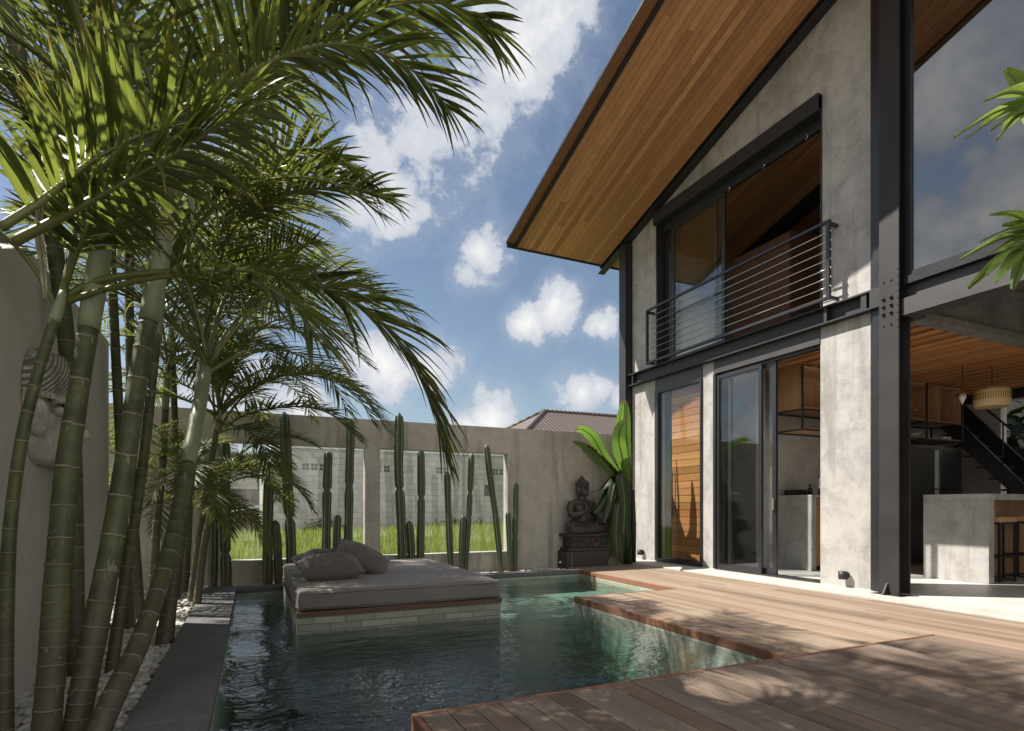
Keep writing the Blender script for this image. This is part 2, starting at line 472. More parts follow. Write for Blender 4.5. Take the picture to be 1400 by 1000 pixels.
M['deck'] = mat_wood('sun_bleached_deck_wood', [(0.225, 0.16, 0.112), (0.305, 0.232, 0.17), (0.24, 0.15, 0.096)], 'Y', 1.0, 0.62, 0.5, (0.39, 0.322, 0.252), 0.2, 0.3, 0.42)
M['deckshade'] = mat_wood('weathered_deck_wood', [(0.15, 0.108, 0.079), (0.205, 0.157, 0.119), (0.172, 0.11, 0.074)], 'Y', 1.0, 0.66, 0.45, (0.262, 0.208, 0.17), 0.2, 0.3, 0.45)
M['bedtrim'] = mat_wood('dark_bed_board', [(0.12, 0.062, 0.042), (0.15, 0.08, 0.055), (0.11, 0.055, 0.038)], 'X', 1.0, 0.5, 0.2, (0.16, 0.1, 0.07), 0.15, 0.4, 0.3)
M['decktrim'] = mat_wood('red_brown_edge_board', [(0.22, 0.095, 0.05), (0.29, 0.14, 0.075), (0.2, 0.085, 0.045)], 'Y', 1.0, 0.55, 0.25, (0.3, 0.2, 0.14), 0.15, 0.4, 0.3)
M['decktrimx'] = mat_wood('red_brown_edge_board_across', [(0.2, 0.085, 0.05), (0.25, 0.115, 0.065), (0.19, 0.08, 0.045)], 'X', 1.0, 0.55, 0.25, (0.25, 0.17, 0.12), 0.15, 0.4, 0.3)
M['soffit'] = mat_wood('cedar_soffit_boards', [(0.54, 0.28, 0.125), (0.62, 0.35, 0.17), (0.45, 0.21, 0.09)], 'Y', 0.8, 0.5, 0, bstr=0.08, vary=0.42)
M['ceil'] = mat_wood('kitchen_ceiling_boards', [(0.48, 0.235, 0.095), (0.54, 0.285, 0.125), (0.43, 0.2, 0.075)], 'Y', 0.7, 0.5, 0, bstr=0.08, vary=0.25)
M['doorwood'] = mat_wood('orange_door_boards', [(0.46, 0.2, 0.065), (0.56, 0.285, 0.115), (0.40, 0.155, 0.05)], 'Y', 0.9, 0.42, 0, bstr=0.08, vary=0.4)
M['ply'] = mat_wood('plywood', [(0.52, 0.32, 0.165), (0.57, 0.365, 0.2), (0.5, 0.3, 0.15)], 'Z', 0.35, 0.5, 0, bstr=0.04, vary=0.12)
M['plyx'] = mat_wood('plywood_shelf', [(0.52, 0.32, 0.165), (0.57, 0.365, 0.2), (0.5, 0.3, 0.15)], 'X', 0.4, 0.5, 0, bstr=0.04, vary=0.12)
M['darkwood'] = mat_wood('dark_stained_boards', [(0.13, 0.062, 0.035), (0.19, 0.095, 0.052), (0.1, 0.05, 0.028)], 'Y', 0.9, 0.55, 0, bstr=0.1, vary=0.4)
M['fasciawood'] = mat_wood('fascia_board', [(0.26, 0.125, 0.06), (0.3, 0.15, 0.075), (0.22, 0.1, 0.05)], 'Y', 0.9, 0.5, 0, bstr=0.1, vary=0.2)
M['steel'] = mat_plain('black_painted_steel', (0.022, 0.022, 0.024), 0.45, 0.0, 0.5, 3.0, 0.1)
M['steelgrey'] = mat_plain('grey_primer_steel', (0.026, 0.024, 0.024), 0.58, 0.0, 0.55, 2.6, 0.12, 0.35)
M['steelmid'] = mat_plain('charcoal_steel', (0.016, 0.016, 0.0165), 0.55, 0.0, 0.25, 4.0, 0.06)
M['beamgrey'] = mat_plain('dusty_grey_steel', (0.046, 0.043, 0.043), 0.5, 0.0, 0.35, 3.0, 0.1)
M['alu'] = mat_plain('black_aluminium', (0.022, 0.022, 0.025), 0.32, 0.0, 0.2, 8.0, 0.02)
M['cable'] = mat_plain('steel_cable', (0.5, 0.49, 0.47), 0.3, 0.9, 0.1, 30.0, 0.02)
M['glass'] = mat_glass('window_glass', (0.94, 0.96, 0.955), 1.65)
M['solarglass'] = mat_glass('solar_control_glass', (0.3, 0.32, 0.33), 2.7)
M['wallglass'] = mat_glass('garden_window_glass', (0.975, 0.985, 0.98), 1.5, 0.0)
M['fridge'] = mat_plain('brushed_dark_steel', (0.2, 0.195, 0.19), 0.32, 0.85, 0.1, 3.0, 0.03)
M['chrome'] = mat_plain('chrome', (0.7, 0.7, 0.7), 0.15, 1.0, 0.05, 9.0, 0.0)
M['brass'] = mat_plain('brass', (0.6, 0.42, 0.18), 0.3, 1.0, 0.15, 9.0, 0.02)
M['white'] = mat_plain('white_ceramic', (0.72, 0.7, 0.66), 0.3, 0.0, 0.06, 9.0, 0.0)
M['blackplastic'] = mat_plain('matt_black', (0.018, 0.018, 0.02), 0.5, 0.0, 0.2, 12.0, 0.02)
M['statue'] = mat_plain('dark_carved_stone', (0.042, 0.035, 0.031), 0.5, 0.0, 0.5, 9.0, 0.3)
M['soil'] = mat_plain('dark_soil', (0.05, 0.04, 0.03), 0.95, 0.0, 0.4, 12.0, 0.5)
M['tile'] = mat_brick('green_pool_stone', (0.48, 0.5, 0.42), (0.38, 0.41, 0.34), (0.36, 0.385, 0.33), 1.0, 0.22, 0.1, 0.004, 0.55, 0.2, 'XZ', 0.35, (0.17, 0.22, 0.17))
M['tilefloor'] = mat_brick('green_pool_stone_floor', (0.50, 0.54, 0.46), (0.43, 0.47, 0.40), (0.40, 0.44, 0.38), 1.0, 0.2, 0.1, 0.004, 0.55, 0.2, 'XY', 0.35, (0.16, 0.24, 0.19))
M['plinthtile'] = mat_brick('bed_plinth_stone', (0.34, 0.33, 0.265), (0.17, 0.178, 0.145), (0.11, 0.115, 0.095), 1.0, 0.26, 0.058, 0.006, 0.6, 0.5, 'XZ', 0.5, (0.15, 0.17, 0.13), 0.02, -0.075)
M['block'] = mat_brick('grey_blockwork', (0.43, 0.41, 0.375), (0.35, 0.335, 0.31), (0.26, 0.25, 0.23), 1.0, 0.5, 0.25, 0.02, 0.9, 0.3, 'XZ', 0.6, (0.19, 0.18, 0.165))
M['frond'] = mat_leaf('palm_leaf', (0.048, 0.072, 0.022), (0.085, 0.11, 0.037), (0.27, 0.325, 0.055), tmix=0.43, tipat=0.88, rough=0.3)
M['frondfine'] = mat_leaf('fine_palm_leaf', (0.06, 0.092, 0.026), (0.11, 0.138, 0.042), (0.32, 0.36, 0.08), tmix=0.42)
M['banana'] = mat_leaf('banana_leaf', (0.055, 0.125, 0.02), (0.09, 0.18, 0.03), (0.24, 0.43, 0.06), tmix=0.45, tipat=0.97)
M['bananadark'] = mat_leaf('shaded_banana_leaf', (0.018, 0.036, 0.012), (0.026, 0.046, 0.014), (0.05, 0.08, 0.02), tmix=0.3, tipat=0.999, tip=(0.06, 0.05, 0.02), yellow=(0.05, 0.06, 0.02))  # shade of the lower banana leaves and stem put into the colour
M['frangi'] = mat_leaf('frangipani_leaf', (0.085, 0.16, 0.03), (0.12, 0.2, 0.045), (0.38, 0.55, 0.1), tmix=0.42, tipat=0.99, tip=(0.12, 0.2, 0.04), yellow=(0.14, 0.22, 0.045))
M['dryleaf'] = mat_leaf('dry_leaf', (0.24, 0.2, 0.16), (0.3, 0.26, 0.21), (0.25, 0.2, 0.14), tmix=0.3, tipat=0.999, yellow=(0.26, 0.2, 0.13))
M['petiole'] = mat_plain('green_petiole', (0.13, 0.145, 0.04), 0.4, 0.0, 0.35, 5.0, 0.05)
M['lampshade'] = mat_plain('woven_rattan', (0.78, 0.58, 0.32), 0.6, 0.0, 0.25, 40.0, 0.4)

def mat_trunk(name, green, dark, brown, ring):
    m, nt, out = new_mat(name)
    uv = nd(nt, 'ShaderNodeUVMap').outputs[0]
    s = nt.nodes.new('ShaderNodeSeparateXYZ'); nt.links.new(uv, s.inputs[0])
    p = poco(nt)
    sp = nt.nodes.new('ShaderNodeSeparateXYZ'); nt.links.new(p, sp.inputs[0])
    jag = noise(nt, vma(nt, 'MULTIPLY', p, (26, 26, 5)), 1.0, 4, 0.7)
    b0 = noise(nt, p, 9.0, 4, 0.65, 0.4)
    fr = ma(nt, 'FRACT', ma(nt, 'ADD', s.outputs[1], ma(nt, 'MULTIPLY', ma(nt, 'SUBTRACT', jag, 0.5), 0.17)))
    edge = ma(nt, 'MINIMUM', fr, ma(nt, 'SUBTRACT', 1.0, fr))
    rg = ma(nt, 'MULTIPLY', mrange(nt, edge, 0.012, 0.04, 1.0, 0.0), mrange(nt, b0, 0.3, 0.55, 0.25, 1.0))
    drip = ma(nt, 'MULTIPLY', mrange(nt, fr, 0.55, 1.0), mrange(nt, noise(nt, vma(nt, 'MULTIPLY', p, (60, 60, 7)), 1.0, 3, 0.6), 0.6, 0.68))
    a = noise(nt, p, 6.0, 5, 0.6, 0.4); b = noise(nt, vma(nt, 'MULTIPLY', p, (22, 22, 4)), 1.0, 5, 0.7)
    col = mixc(nt, mrange(nt, a, 0.35, 0.68), dark, green)
    col = mixc(nt, ma(nt, 'MULTIPLY', mrange(nt, fr, 0.0, 0.9), 0.35), col, tuple(x * 1.25 for x in green))
    lic = mrange(nt, noise(nt, p, 11.0, 5, 0.7, 0.8), 0.57, 0.68)
    col = mixc(nt, ma(nt, 'MULTIPLY', lic, 0.4), col, (0.2, 0.2, 0.145))
    # older bark low on the stem
    old = ma(nt, 'ADD', sp.outputs[2], ma(nt, 'MULTIPLY', ma(nt, 'SUBTRACT', a, 0.5), 1.5))
    oldf = mrange(nt, old, 0.1, 0.95, 1.0, 0.0)
    col = mixc(nt, ma(nt, 'MULTIPLY', oldf, 0.88), col, mixc(nt, b, tuple(x * .5 for x in brown), tuple(x * 1.35 for x in brown)))
    scab = ma(nt, 'MULTIPLY', mrange(nt, noise(nt, vma(nt, 'MULTIPLY', p, (14, 14, 9)), 1.0, 5, 0.7, 0.5), 0.63, 0.67), 0.7)
    col = mixc(nt, scab, col, tuple(x * 0.72 for x in ring))
    col = mixc(nt, ma(nt, 'MULTIPLY', ma(nt, 'MAXIMUM', rg, drip), 0.82), col, mixc(nt, jag, tuple(x * .6 for x in ring), ring))
    h = ma(nt, 'ADD', ma(nt, 'MULTIPLY', rg, 0.8), ma(nt, 'ADD', ma(nt, 'MULTIPLY', b, 0.35), scab))
    principled(nt, out, Base_Color=col, Roughness=0.55, Normal=bump(nt, h, 0.85, 0.008))
    return m
M['trunk'] = mat_trunk('ringed_green_trunk', (0.084, 0.096, 0.031), (0.036, 0.045, 0.016), (0.078, 0.058, 0.041), (0.38, 0.32, 0.245))
M['trunkpale'] = mat_trunk('ringed_pale_trunk', (0.14, 0.15, 0.06), (0.08, 0.095, 0.038), (0.11, 0.085, 0.06), (0.38, 0.33, 0.25))
M['shaft'] = mat_plain('waxy_crownshaft', (0.22, 0.25, 0.14), 0.45, 0.0, 0.38, 3.5, 0.08)

def mat_cactus():
    m, nt, out = new_mat('columnar_cactus_skin')
    uv = nd(nt, 'ShaderNodeUVMap').outputs[0]
    s = nt.nodes.new('ShaderNodeSeparateXYZ'); nt.links.new(uv, s.inputs[0])
    p = poco(nt)
    n = noise(nt, p, 9.0, 4)
    col = mixc(nt, n, (0.03, 0.052, 0.026), (0.058, 0.085, 0.04))
    rb = mrange(nt, s.outputs[0], 0.72, 1.0)
    col = mixc(nt, ma(nt, 'MULTIPLY', rb, 0.85), col, (0.21, 0.205, 0.125))
    oi = nt.nodes.new('ShaderNodeObjectInfo').outputs['Random']
    col = mixc(nt, ma(nt, 'MULTIPLY', oi, 0.5), col, (0.075, 0.09, 0.05))
    sp = nt.nodes.new('ShaderNodeSeparateXYZ'); nt.links.new(p, sp.inputs[0])
    cork = mrange(nt, ma(nt, 'ADD', sp.outputs[2], ma(nt, 'MULTIPLY', n, 0.35)), 0.2, 0.42, 0.8, 0.0)
    col = mixc(nt, cork, col, (0.13, 0.105, 0.07))
    scar = mrange(nt, noise(nt, p, 16.0, 4, 0.7), 0.63, 0.7)
    col = mixc(nt, ma(nt, 'MULTIPLY', scar, 0.5), col, (0.16, 0.14, 0.09))
    are = ma(nt, 'MULTIPLY', mrange(nt, s.outputs[0], 0.9, 0.97), mrange(nt, ma(nt, 'PINGPONG', s.outputs[1], 0.5), 0.34, 0.42))
    col = mixc(nt, are, col, (0.42, 0.38, 0.28))
    principled(nt, out, Base_Color=col, Roughness=0.5, Normal=bump(nt, n, 0.15, 0.01))
    return m
M['cactus'] = mat_cactus()

def mat_pebble():
    m, nt, out = new_mat('white_river_pebbles')
    rnd = nt.nodes.new('ShaderNodeNewGeometry').outputs['Random Per Island']
    n = noise(nt, poco(nt), 22.0, 4)
    col = ramp(nt, rnd, (0.0, (0.38, 0.36, 0.33)), (0.35, (0.55, 0.53, 0.49)), (0.7, (0.66, 0.64, 0.6)), (1.0, (0.5, 0.46, 0.4)))
    col = mixc(nt, ma(nt, 'MULTIPLY', mrange(nt, n, 0.5, 0.8), 0.3), col, (0.3, 0.27, 0.23))
    principled(nt, out, Base_Color=col, Roughness=0.6, Normal=bump(nt, n, 0.15, 0.004))
    return m
M['pebble'] = mat_pebble()

def mat_fabric(name, col):
    m, nt, out = new_mat(name)
    p = objco(nt)
    w1 = nd(nt, 'ShaderNodeTexWave', {'bands_direction': 'X'}, Scale=110.0, Vector=p).outputs['Fac']
    w2 = nd(nt, 'ShaderNodeTexWave', {'bands_direction': 'Y'}, Scale=110.0, Vector=p).outputs['Fac']
    n = noise(nt, p, 3.0, 5); n2 = noise(nt, p, 12.0, 4, 0.6, 0.6)
    c = mixc(nt, n, tuple(x * .82 for x in col), tuple(x * 1.2 for x in col))
    h = ma(nt, 'ADD', ma(nt, 'MULTIPLY', ma(nt, 'ADD', w1, w2), 0.12), n2)
    b = principled(nt, out, Base_Color=c, Roughness=0.88, Normal=bump(nt, h, 0.28, 0.012))
    b.inputs['Sheen Weight'].default_value = 0.25
    b.inputs['Specular IOR Level'].default_value = 0.2
    return m
M['fabric'] = mat_fabric('taupe_outdoor_fabric', (0.19, 0.166, 0.15))
M['pillowfabric'] = mat_fabric('dark_taupe_fabric', (0.118, 0.102, 0.092))

def mat_water():
    m, nt, out = new_mat('pool_water')
    p = poco(nt)
    q = vma(nt, 'MULTIPLY', p, (1.0, 1.35, 1.0))
    a = noise(nt, q, 3.2, 3, 0.5, 0.6); b = noise(nt, q, 10.5, 3, 0.55, 0.8); c = noise(nt, q, 30.0, 2, 0.5, 0.3)
    amp = mrange(nt, noise(nt, p, 0.9, 2), 0.35, 0.65, 0.4, 1.0)
    h = ma(nt, 'ADD', ma(nt, 'MULTIPLY', a, 0.8), ma(nt, 'ADD', ma(nt, 'MULTIPLY', b, 0.34), ma(nt, 'MULTIPLY', c, 0.075)))
    h = ma(nt, 'MULTIPLY', h, amp)
    nm = bump(nt, h, 0.62, 0.05)
    fc = nd(nt, 'ShaderNodeLayerWeight', None, Blend=0.5, Normal=nm).outputs['Facing']
    fr = ma(nt, 'ADD', 0.022, ma(nt, 'MULTIPLY', ma(nt, 'POWER', fc, 5.0), 0.978))
    tr = nd(nt, 'ShaderNodeBsdfTransparent', None, Color=(0.93, 0.97, 0.96, 1))
    gl = nd(nt, 'ShaderNodeBsdfGlossy', None, Color=(1, 1, 1, 1), Roughness=0.02, Normal=nm)
    mx = nt.nodes.new('ShaderNodeMixShader')
    nt.links.new(fr if not hasattr(fr, 'outputs') else fr.outputs[0], mx.inputs[0]); nt.links.new(tr.outputs[0], mx.inputs[1]); nt.links.new(gl.outputs[0], mx.inputs[2])
    nt.links.new(mx.outputs[0], out.inputs[0])
    va = nd(nt, 'ShaderNodeVolumeAbsorption', None, Color=(0.50, 0.70, 0.67, 1), Density=1.35)
    nt.links.new(va.outputs[0], out.inputs['Volume'])
    return m
M['water'] = mat_water()

def mat_grass():
    m, nt, out = new_mat('rice_blades')
    rnd = nt.nodes.new('ShaderNodeNewGeometry').outputs['Random Per Island']
    n = noise(nt, poco(nt), 0.5, 4)
    col = mixc(nt, rnd, (0.13, 0.19, 0.035), (0.24, 0.29, 0.07))
    col = mixc(nt, ma(nt, 'MULTIPLY', mrange(nt, n, 0.4, 0.7), 0.5), col, (0.26, 0.32, 0.06))
    dry = mrange(nt, ma(nt, 'FRACT', ma(nt, 'MULTIPLY', rnd, 13.7)), 0.82, 0.86)
    col = mixc(nt, dry, col, (0.36, 0.31, 0.14))
    b = nd(nt, 'ShaderNodeBsdfPrincipled', None, Base_Color=col, Roughness=0.5)
    t = nd(nt, 'ShaderNodeBsdfTranslucent', None, Color=(0.34, 0.42, 0.09, 1))
    mx = nd(nt, 'ShaderNodeMixShader', None, i0=0.45)
    nt.links.new(b.outputs[0], mx.inputs[1]); nt.links.new(t.outputs[0], mx.inputs[2]); nt.links.new(mx.outputs[0], out.inputs[0])
    return m
M['grass'] = mat_grass()
def mat_ground():
    m, nt, out = new_mat('earth_and_paddy')
    p = poco(nt); s = nt.nodes.new('ShaderNodeSeparateXYZ'); nt.links.new(p, s.inputs[0])
    n = noise(nt, p, 1.5, 5)
    earth = mixc(nt, n, (0.22, 0.19, 0.155), (0.36, 0.32, 0.27))
    paddy = mixc(nt, n, (0.07, 0.11, 0.025), (0.13, 0.17, 0.045))
    f = ma(nt, 'MULTIPLY', mrange(nt, s.outputs[1], 8.6, 9.2), mrange(nt, s.outputs[0], -7.0, -5.5))
    principled(nt, out, Base_Color=mixc(nt, f, earth, paddy), Roughness=0.9, Normal=bump(nt, noise(nt, p, 9.0, 4), 0.4, 0.05))
    return m
M['field'] = mat_ground()
M['inner'] = mat_concrete('inner_concrete', (0.38, 0.36, 0.33), (0.54, 0.515, 0.475), (0.3, 0.275, 0.24), 0.35, 1.0, 0.6, 0.5)

def mat_rooftile():
    m, nt, out = new_mat('brown_pantiles')
    p = objco(nt)
    s = nt.nodes.new('ShaderNodeSeparateXYZ'); nt.links.new(p, s.inputs[0])
    u = ma(nt, 'ADD', s.outputs[0], ma(nt, 'MULTIPLY', s.outputs[1], 0.0))
    wx = ma(nt, 'PINGPONG', ma(nt, 'MULTIPLY', s.outputs[0], 1.0), 0.14)
    wz = ma(nt, 'FRACT', ma(nt, 'MULTIPLY', s.outputs[2], 4.4))
    n = noise(nt, p, 5.0, 4)
    col = mixc(nt, n, (0.095, 0.07, 0.06), (0.16, 0.122, 0.105))
    col = mixc(nt, mrange(nt, wx, 0.02, 0.07, 1, 0), col, (0.05, 0.04, 0.04))
    col = mixc(nt, mrange(nt, wz, 0.0, 0.2, 0.7, 0), col, (0.05, 0.04, 0.04))
    h = ma(nt, 'ADD', wx, ma(nt, 'MULTIPLY', wz, 0.05))
    principled(nt, out, Base_Color=col, Roughness=0.6, Normal=bump(nt, h, 0.9, 0.3))
    return m
M['rooftile'] = mat_rooftile()

def mat_mask(band):
    m, nt, out = new_mat('carved_mask_band' if band else 'weathered_mask_stone')
    p = objco(nt)
    n = noise(nt, p, 11.0, 5, 0.65, 0.3); n2 = noise(nt, vma(nt, 'MULTIPLY', p, (9, 9, 3)), 1.0, 5, 0.7)
    col = mixc(nt, mrange(nt, n, 0.35, 0.7), (0.42, 0.40, 0.365), (0.66, 0.635, 0.585))
    col = mixc(nt, ma(nt, 'MULTIPLY', mrange(nt, n2, 0.52, 0.68), 0.7), col, (0.19, 0.165, 0.135))
    h = n
    if band:
        s = nt.nodes.new('ShaderNodeSeparateXYZ'); nt.links.new(p, s.inputs[0])
        y = s.outputs[1]; z = s.outputs[2]
        fold = ma(nt, 'PINGPONG', ma(nt, 'ADD', y, 10.0), 0.135)
        k = ma(nt, 'ADD', ma(nt, 'MULTIPLY', fold, 1.0), z)
        k2 = ma(nt, 'SUBTRACT', ma(nt, 'MULTIPLY', fold, 1.0), z)
        sel = mrange(nt, ma(nt, 'SINE', ma(nt, 'MULTIPLY', y, 23.0)), -0.02, 0.02)
        kk = nd(nt, 'ShaderNodeMix', None); kk.data_type = 'FLOAT'
        nt.links.new(sel, kk.inputs[0]); nt.links.new(k, kk.inputs[2]); nt.links.new(k2, kk.inputs[3])
        st = ma(nt, 'FRACT', ma(nt, 'MULTIPLY', ma(nt, 'ADD', kk.outputs[0], 10.0), 30.0))
        line = mrange(nt, ma(nt, 'ABSOLUTE', ma(nt, 'SUBTRACT', st, 0.5)), 0.2, 0.27)
        col = mixc(nt, line, (0.17, 0.155, 0.135), col)
        h = ma(nt, 'ADD', line, ma(nt, 'MULTIPLY', n, 0.3))
    principled(nt, out, Base_Color=col, Roughness=0.8, Normal=bump(nt, h, 0.6, 0.01))
    return m
M['mask'] = mat_mask(False); M['maskband'] = mat_mask(True)

def mat_carved():
    m, nt, out = new_mat('carved_stone_panel')
    p = poco(nt)
    v = nd(nt, 'ShaderNodeTexVoronoi', {'feature': 'SMOOTH_F1'}, Scale=17.0, Vector=p)
    w = nd(nt, 'ShaderNodeTexWave', {'wave_type': 'RINGS'}, Scale=9.0, Distortion=6.0, Detail=1.0, Vector=p)
    h = ma(nt, 'ADD', ma(nt, 'MULTIPLY', v.outputs['Distance'], -1.0), ma(nt, 'MULTIPLY', w.outputs['Fac'], 0.4))
    col = mixc(nt, mrange(nt, h, -0.5, 0.3), (0.03, 0.022, 0.018), (0.085, 0.065, 0.052))
    principled(nt, out, Base_Color=col, Roughness=0.6, Normal=bump(nt, h, 1.0, 0.03))
    return m
M['carved'] = mat_carved()

# ================================================================== SETTING
WZ = -0.074         # pool water level (deck top = 0)
# ground: one sheet to the horizon, with the garden plot cut out of it
g = MB()
GX0, GX1, GY0, GY1 = -3.2, 15.5, -6.0, 8.72
gz = -0.42
for (x0, x1, y0, y1) in ((-400, 400, GY1, 400), (-400, 400, -400, GY0), (-400, GX0, GY0, GY1), (GX1, 400, GY0, GY1)):
    g.quad((x0, y0, gz), (x1, y0, gz), (x1, y1, gz), (x0, y1, gz))
struct('ground', g, M['field'])
g = MB()
g.box(GX0, -0.5, GY0, GY1, -0.5, -0.085)
g.box(-0.5, 6.05, 8.0, GY1, -0.5, -0.085)
struct('garden_soil', g, M['soil'])
g = MB(); g.box(-0.5, 15.5, GY0, -1.61, -0.5, -0.01); struct('bounce_paving', g, M['plinth'])  # unseen pale slab behind the viewpoint, added to bounce light into the shade

# rice field beyond the garden wall
def rice_field():
    rng = np.random.default_rng(5)
    vs = []; fs = []
    def blades(n, x0, x1, y0, y1, h0, h1, w):
        for _ in range(n):
            x = rng.uniform(x0, x1); y = rng.uniform(y0, y1)
            h = rng.uniform(h0, h1) + (max(0, x - 1) * 0.022 if y > 13 else 0); a = rng.uniform(0, 6.283); dx, dy = math.cos(a), math.sin(a)
            ln = rng.uniform(0.02, 0.16); b = rng.uniform(0, 6.283); lx, ly = math.cos(b) * ln, math.sin(b) * ln
            o = len(vs); z = gz
            vs.extend([(x - dx * w, y - dy * w, z), (x + dx * w, y + dy * w, z), (x + lx * .35 + dx * w * .8, y + ly * .35 + dy * w * .8, z + h * .6),
                       (x + lx * .35 - dx * w * .8, y + ly * .35 - dy * w * .8, z + h * .6), (x + lx, y + ly, z + h)])
            fs.extend([(o, o + 1, o + 2, o + 3), (o + 3, o + 2, o + 4)])
    blades(17000, -2.5, 8.5, 9.3, 14, 0.4, 0.68, 0.012)
    blades(16000, -3.5, 12.5, 14, 22, 0.4, 0.7, 0.02)
    blades(9000, -4.5, 16, 22, 29, 0.4, 0.7, 0.03)
    m = MB(); m.add(vs, fs)
    struct('rice_field', m, M['grass'], 'stuff')
rice_field()

# ---------------------------------------------------------------- pool
X0, XP, XN = -0.18, 3.25, 4.70           # left edge, peninsula face, notch face
YN, YF = 5.49, 7.76                      # peninsula end, far edge
b = MB()
b.box(-0.42, 5.0, -1.6, 8.0, -1.55, -1.3, 1)                 # floor slab
b.box(-0.5, X0, -1.6, 8.0, -1.3, -0.062)                     # left wall
b.box(X0, 4.95, YF, 7.995, -1.3, -0.066)                     # far wall
b.box(XN, 4.95, YN - 0.2, YF, -1.3, -0.07)                   # notch wall
b.box(XP, XN, 2.7, YN, -1.3, -0.068)                         # peninsula
b.box(0.74, XP + .2, -1.6, 2.55, -1.3, -0.07)                # under the near deck
struct('pool_basin', b, [M['tile'], M['tilefloor']])
b = MB()
b.box(2.32, XN - 0.001, 5.75, YF - 0.001, -1.31, -0.27)
struct('pool_steps', b, M['tilefloor'])
w = MB()
w.box(X0 - 0.03, XN + 0.03, -1.55, YF + 0.03, -1.4, WZ)
struct('pool_water', w, M['water'])
c = MB()
y = -1.6
while y < 7.7:
    c.box(-0.535, X0, y, min(y + 1.168, 7.758), -0.06, 0.0); y += 1.172
struct('pool_coping', c, M['coping'], bevel=0.004)
c = MB()
c.box(-0.535, XN - 0.002, 7.762, 8.0, -0.06, 0.0)
c.box(XN + 0.002, 6.0, 8.07, 8.22, -0.06, 0.006)
struct('pool_coping_far', c, M['coping'], bevel=0.004).name = 'pool_coping.001'

# ---------------------------------------------------------------- decks (boards with open joints, trimmed with face boards)
def boards(m, x0, x1, w, gap, spans, zt, th, seed, lmin=1.4, lmax=3.2, edge=None):
    rng = random.Random(seed)
    n = int(round((x1 - x0) / w)); ww = (x1 - x0) / n
    for i in range(n):
        a = x0 + i * ww + gap / 2; bb = x0 + (i + 1) * ww - gap / 2
        for (ya, yb) in spans((a + bb) / 2):
            y = ya
            first = True
            while y < yb - 1e-4:
                L = rng.uniform(lmin, lmax) * (rng.uniform(0.3, 1) if first else 1)
                ye = min(y + L, yb)
                if yb - ye < 0.5: ye = yb
                dz = rng.uniform(-0.0012, 0.0012)
                m.box(a, bb, y + 0.0015, ye - 0.0015, zt - th + dz, zt + dz)
                y = ye; first = False
d = MB()
def house_spans(x):
    if x < XP + 0.02: return []
    if x < XN: return [(2.5, YN - 0.022), (YF + 0.012, 8.06)] if False else [(2.5, YN - 0.022)]
    if x < XN + 0.0: return []
    return [(-1.6, 8.065)]
boards(d, XP + 0.024, XN, 0.105, 0.006, house_spans, 0.0, 0.03, 3)
boards(d, XN + 0.024, 6.06, 0.105, 0.006, lambda x: [(-1.6, 8.065)], 0.0, 0.03, 4)
struct('house_deck', d, M['deck'])
d = MB()
d.box(XP, XP + 0.022, 2.5, YN, -0.066, 0.002)
d.box(XN, XN + 0.022, YN, 8.065, -0.066, 0.002)
struct('deck_edge', d, M['decktrim'], bevel=0.004)
d = MB()
d.box(XP + 0.024, XN, YN - 0.02, YN, -0.066, 0.002)
struct('deck_edge', d, M['decktrimx'], bevel=0.004)
d = MB()
d.box(XP + 0.024, XN + .02, 2.55, YN - 0.024, -0.064, -0.036)
d.box(XN + 0.026, 6.06, -1.6, 8.06, -0.064, -0.036)
struct('deck_underlay', d, M['soil'])
# near deck, one board higher, its boards wider and weathered
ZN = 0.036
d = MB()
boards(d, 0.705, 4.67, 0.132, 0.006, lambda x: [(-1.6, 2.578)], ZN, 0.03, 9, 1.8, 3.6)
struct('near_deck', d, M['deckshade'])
d = MB()
d.box(0.672, 0.702, -1.6, 2.61, -0.055, ZN + 0.002)
d.box(4.673, 4.70, -1.6, 2.61, 0.003, ZN + 0.002)
struct('near_deck_edge', d, M['decktrim'], bevel=0.003)
d = MB()
d.box(0.704, 4.671, 2.582, 2.61, -0.05, ZN + 0.002)
struct('near_deck_edge', d, M['decktrimx'], bevel=0.003)
d = MB()
d.box(0.72, 4.66, -1.6, 2.575, -0.05, 0.002)
struct('near_deck_underlay', d, M['soil'])

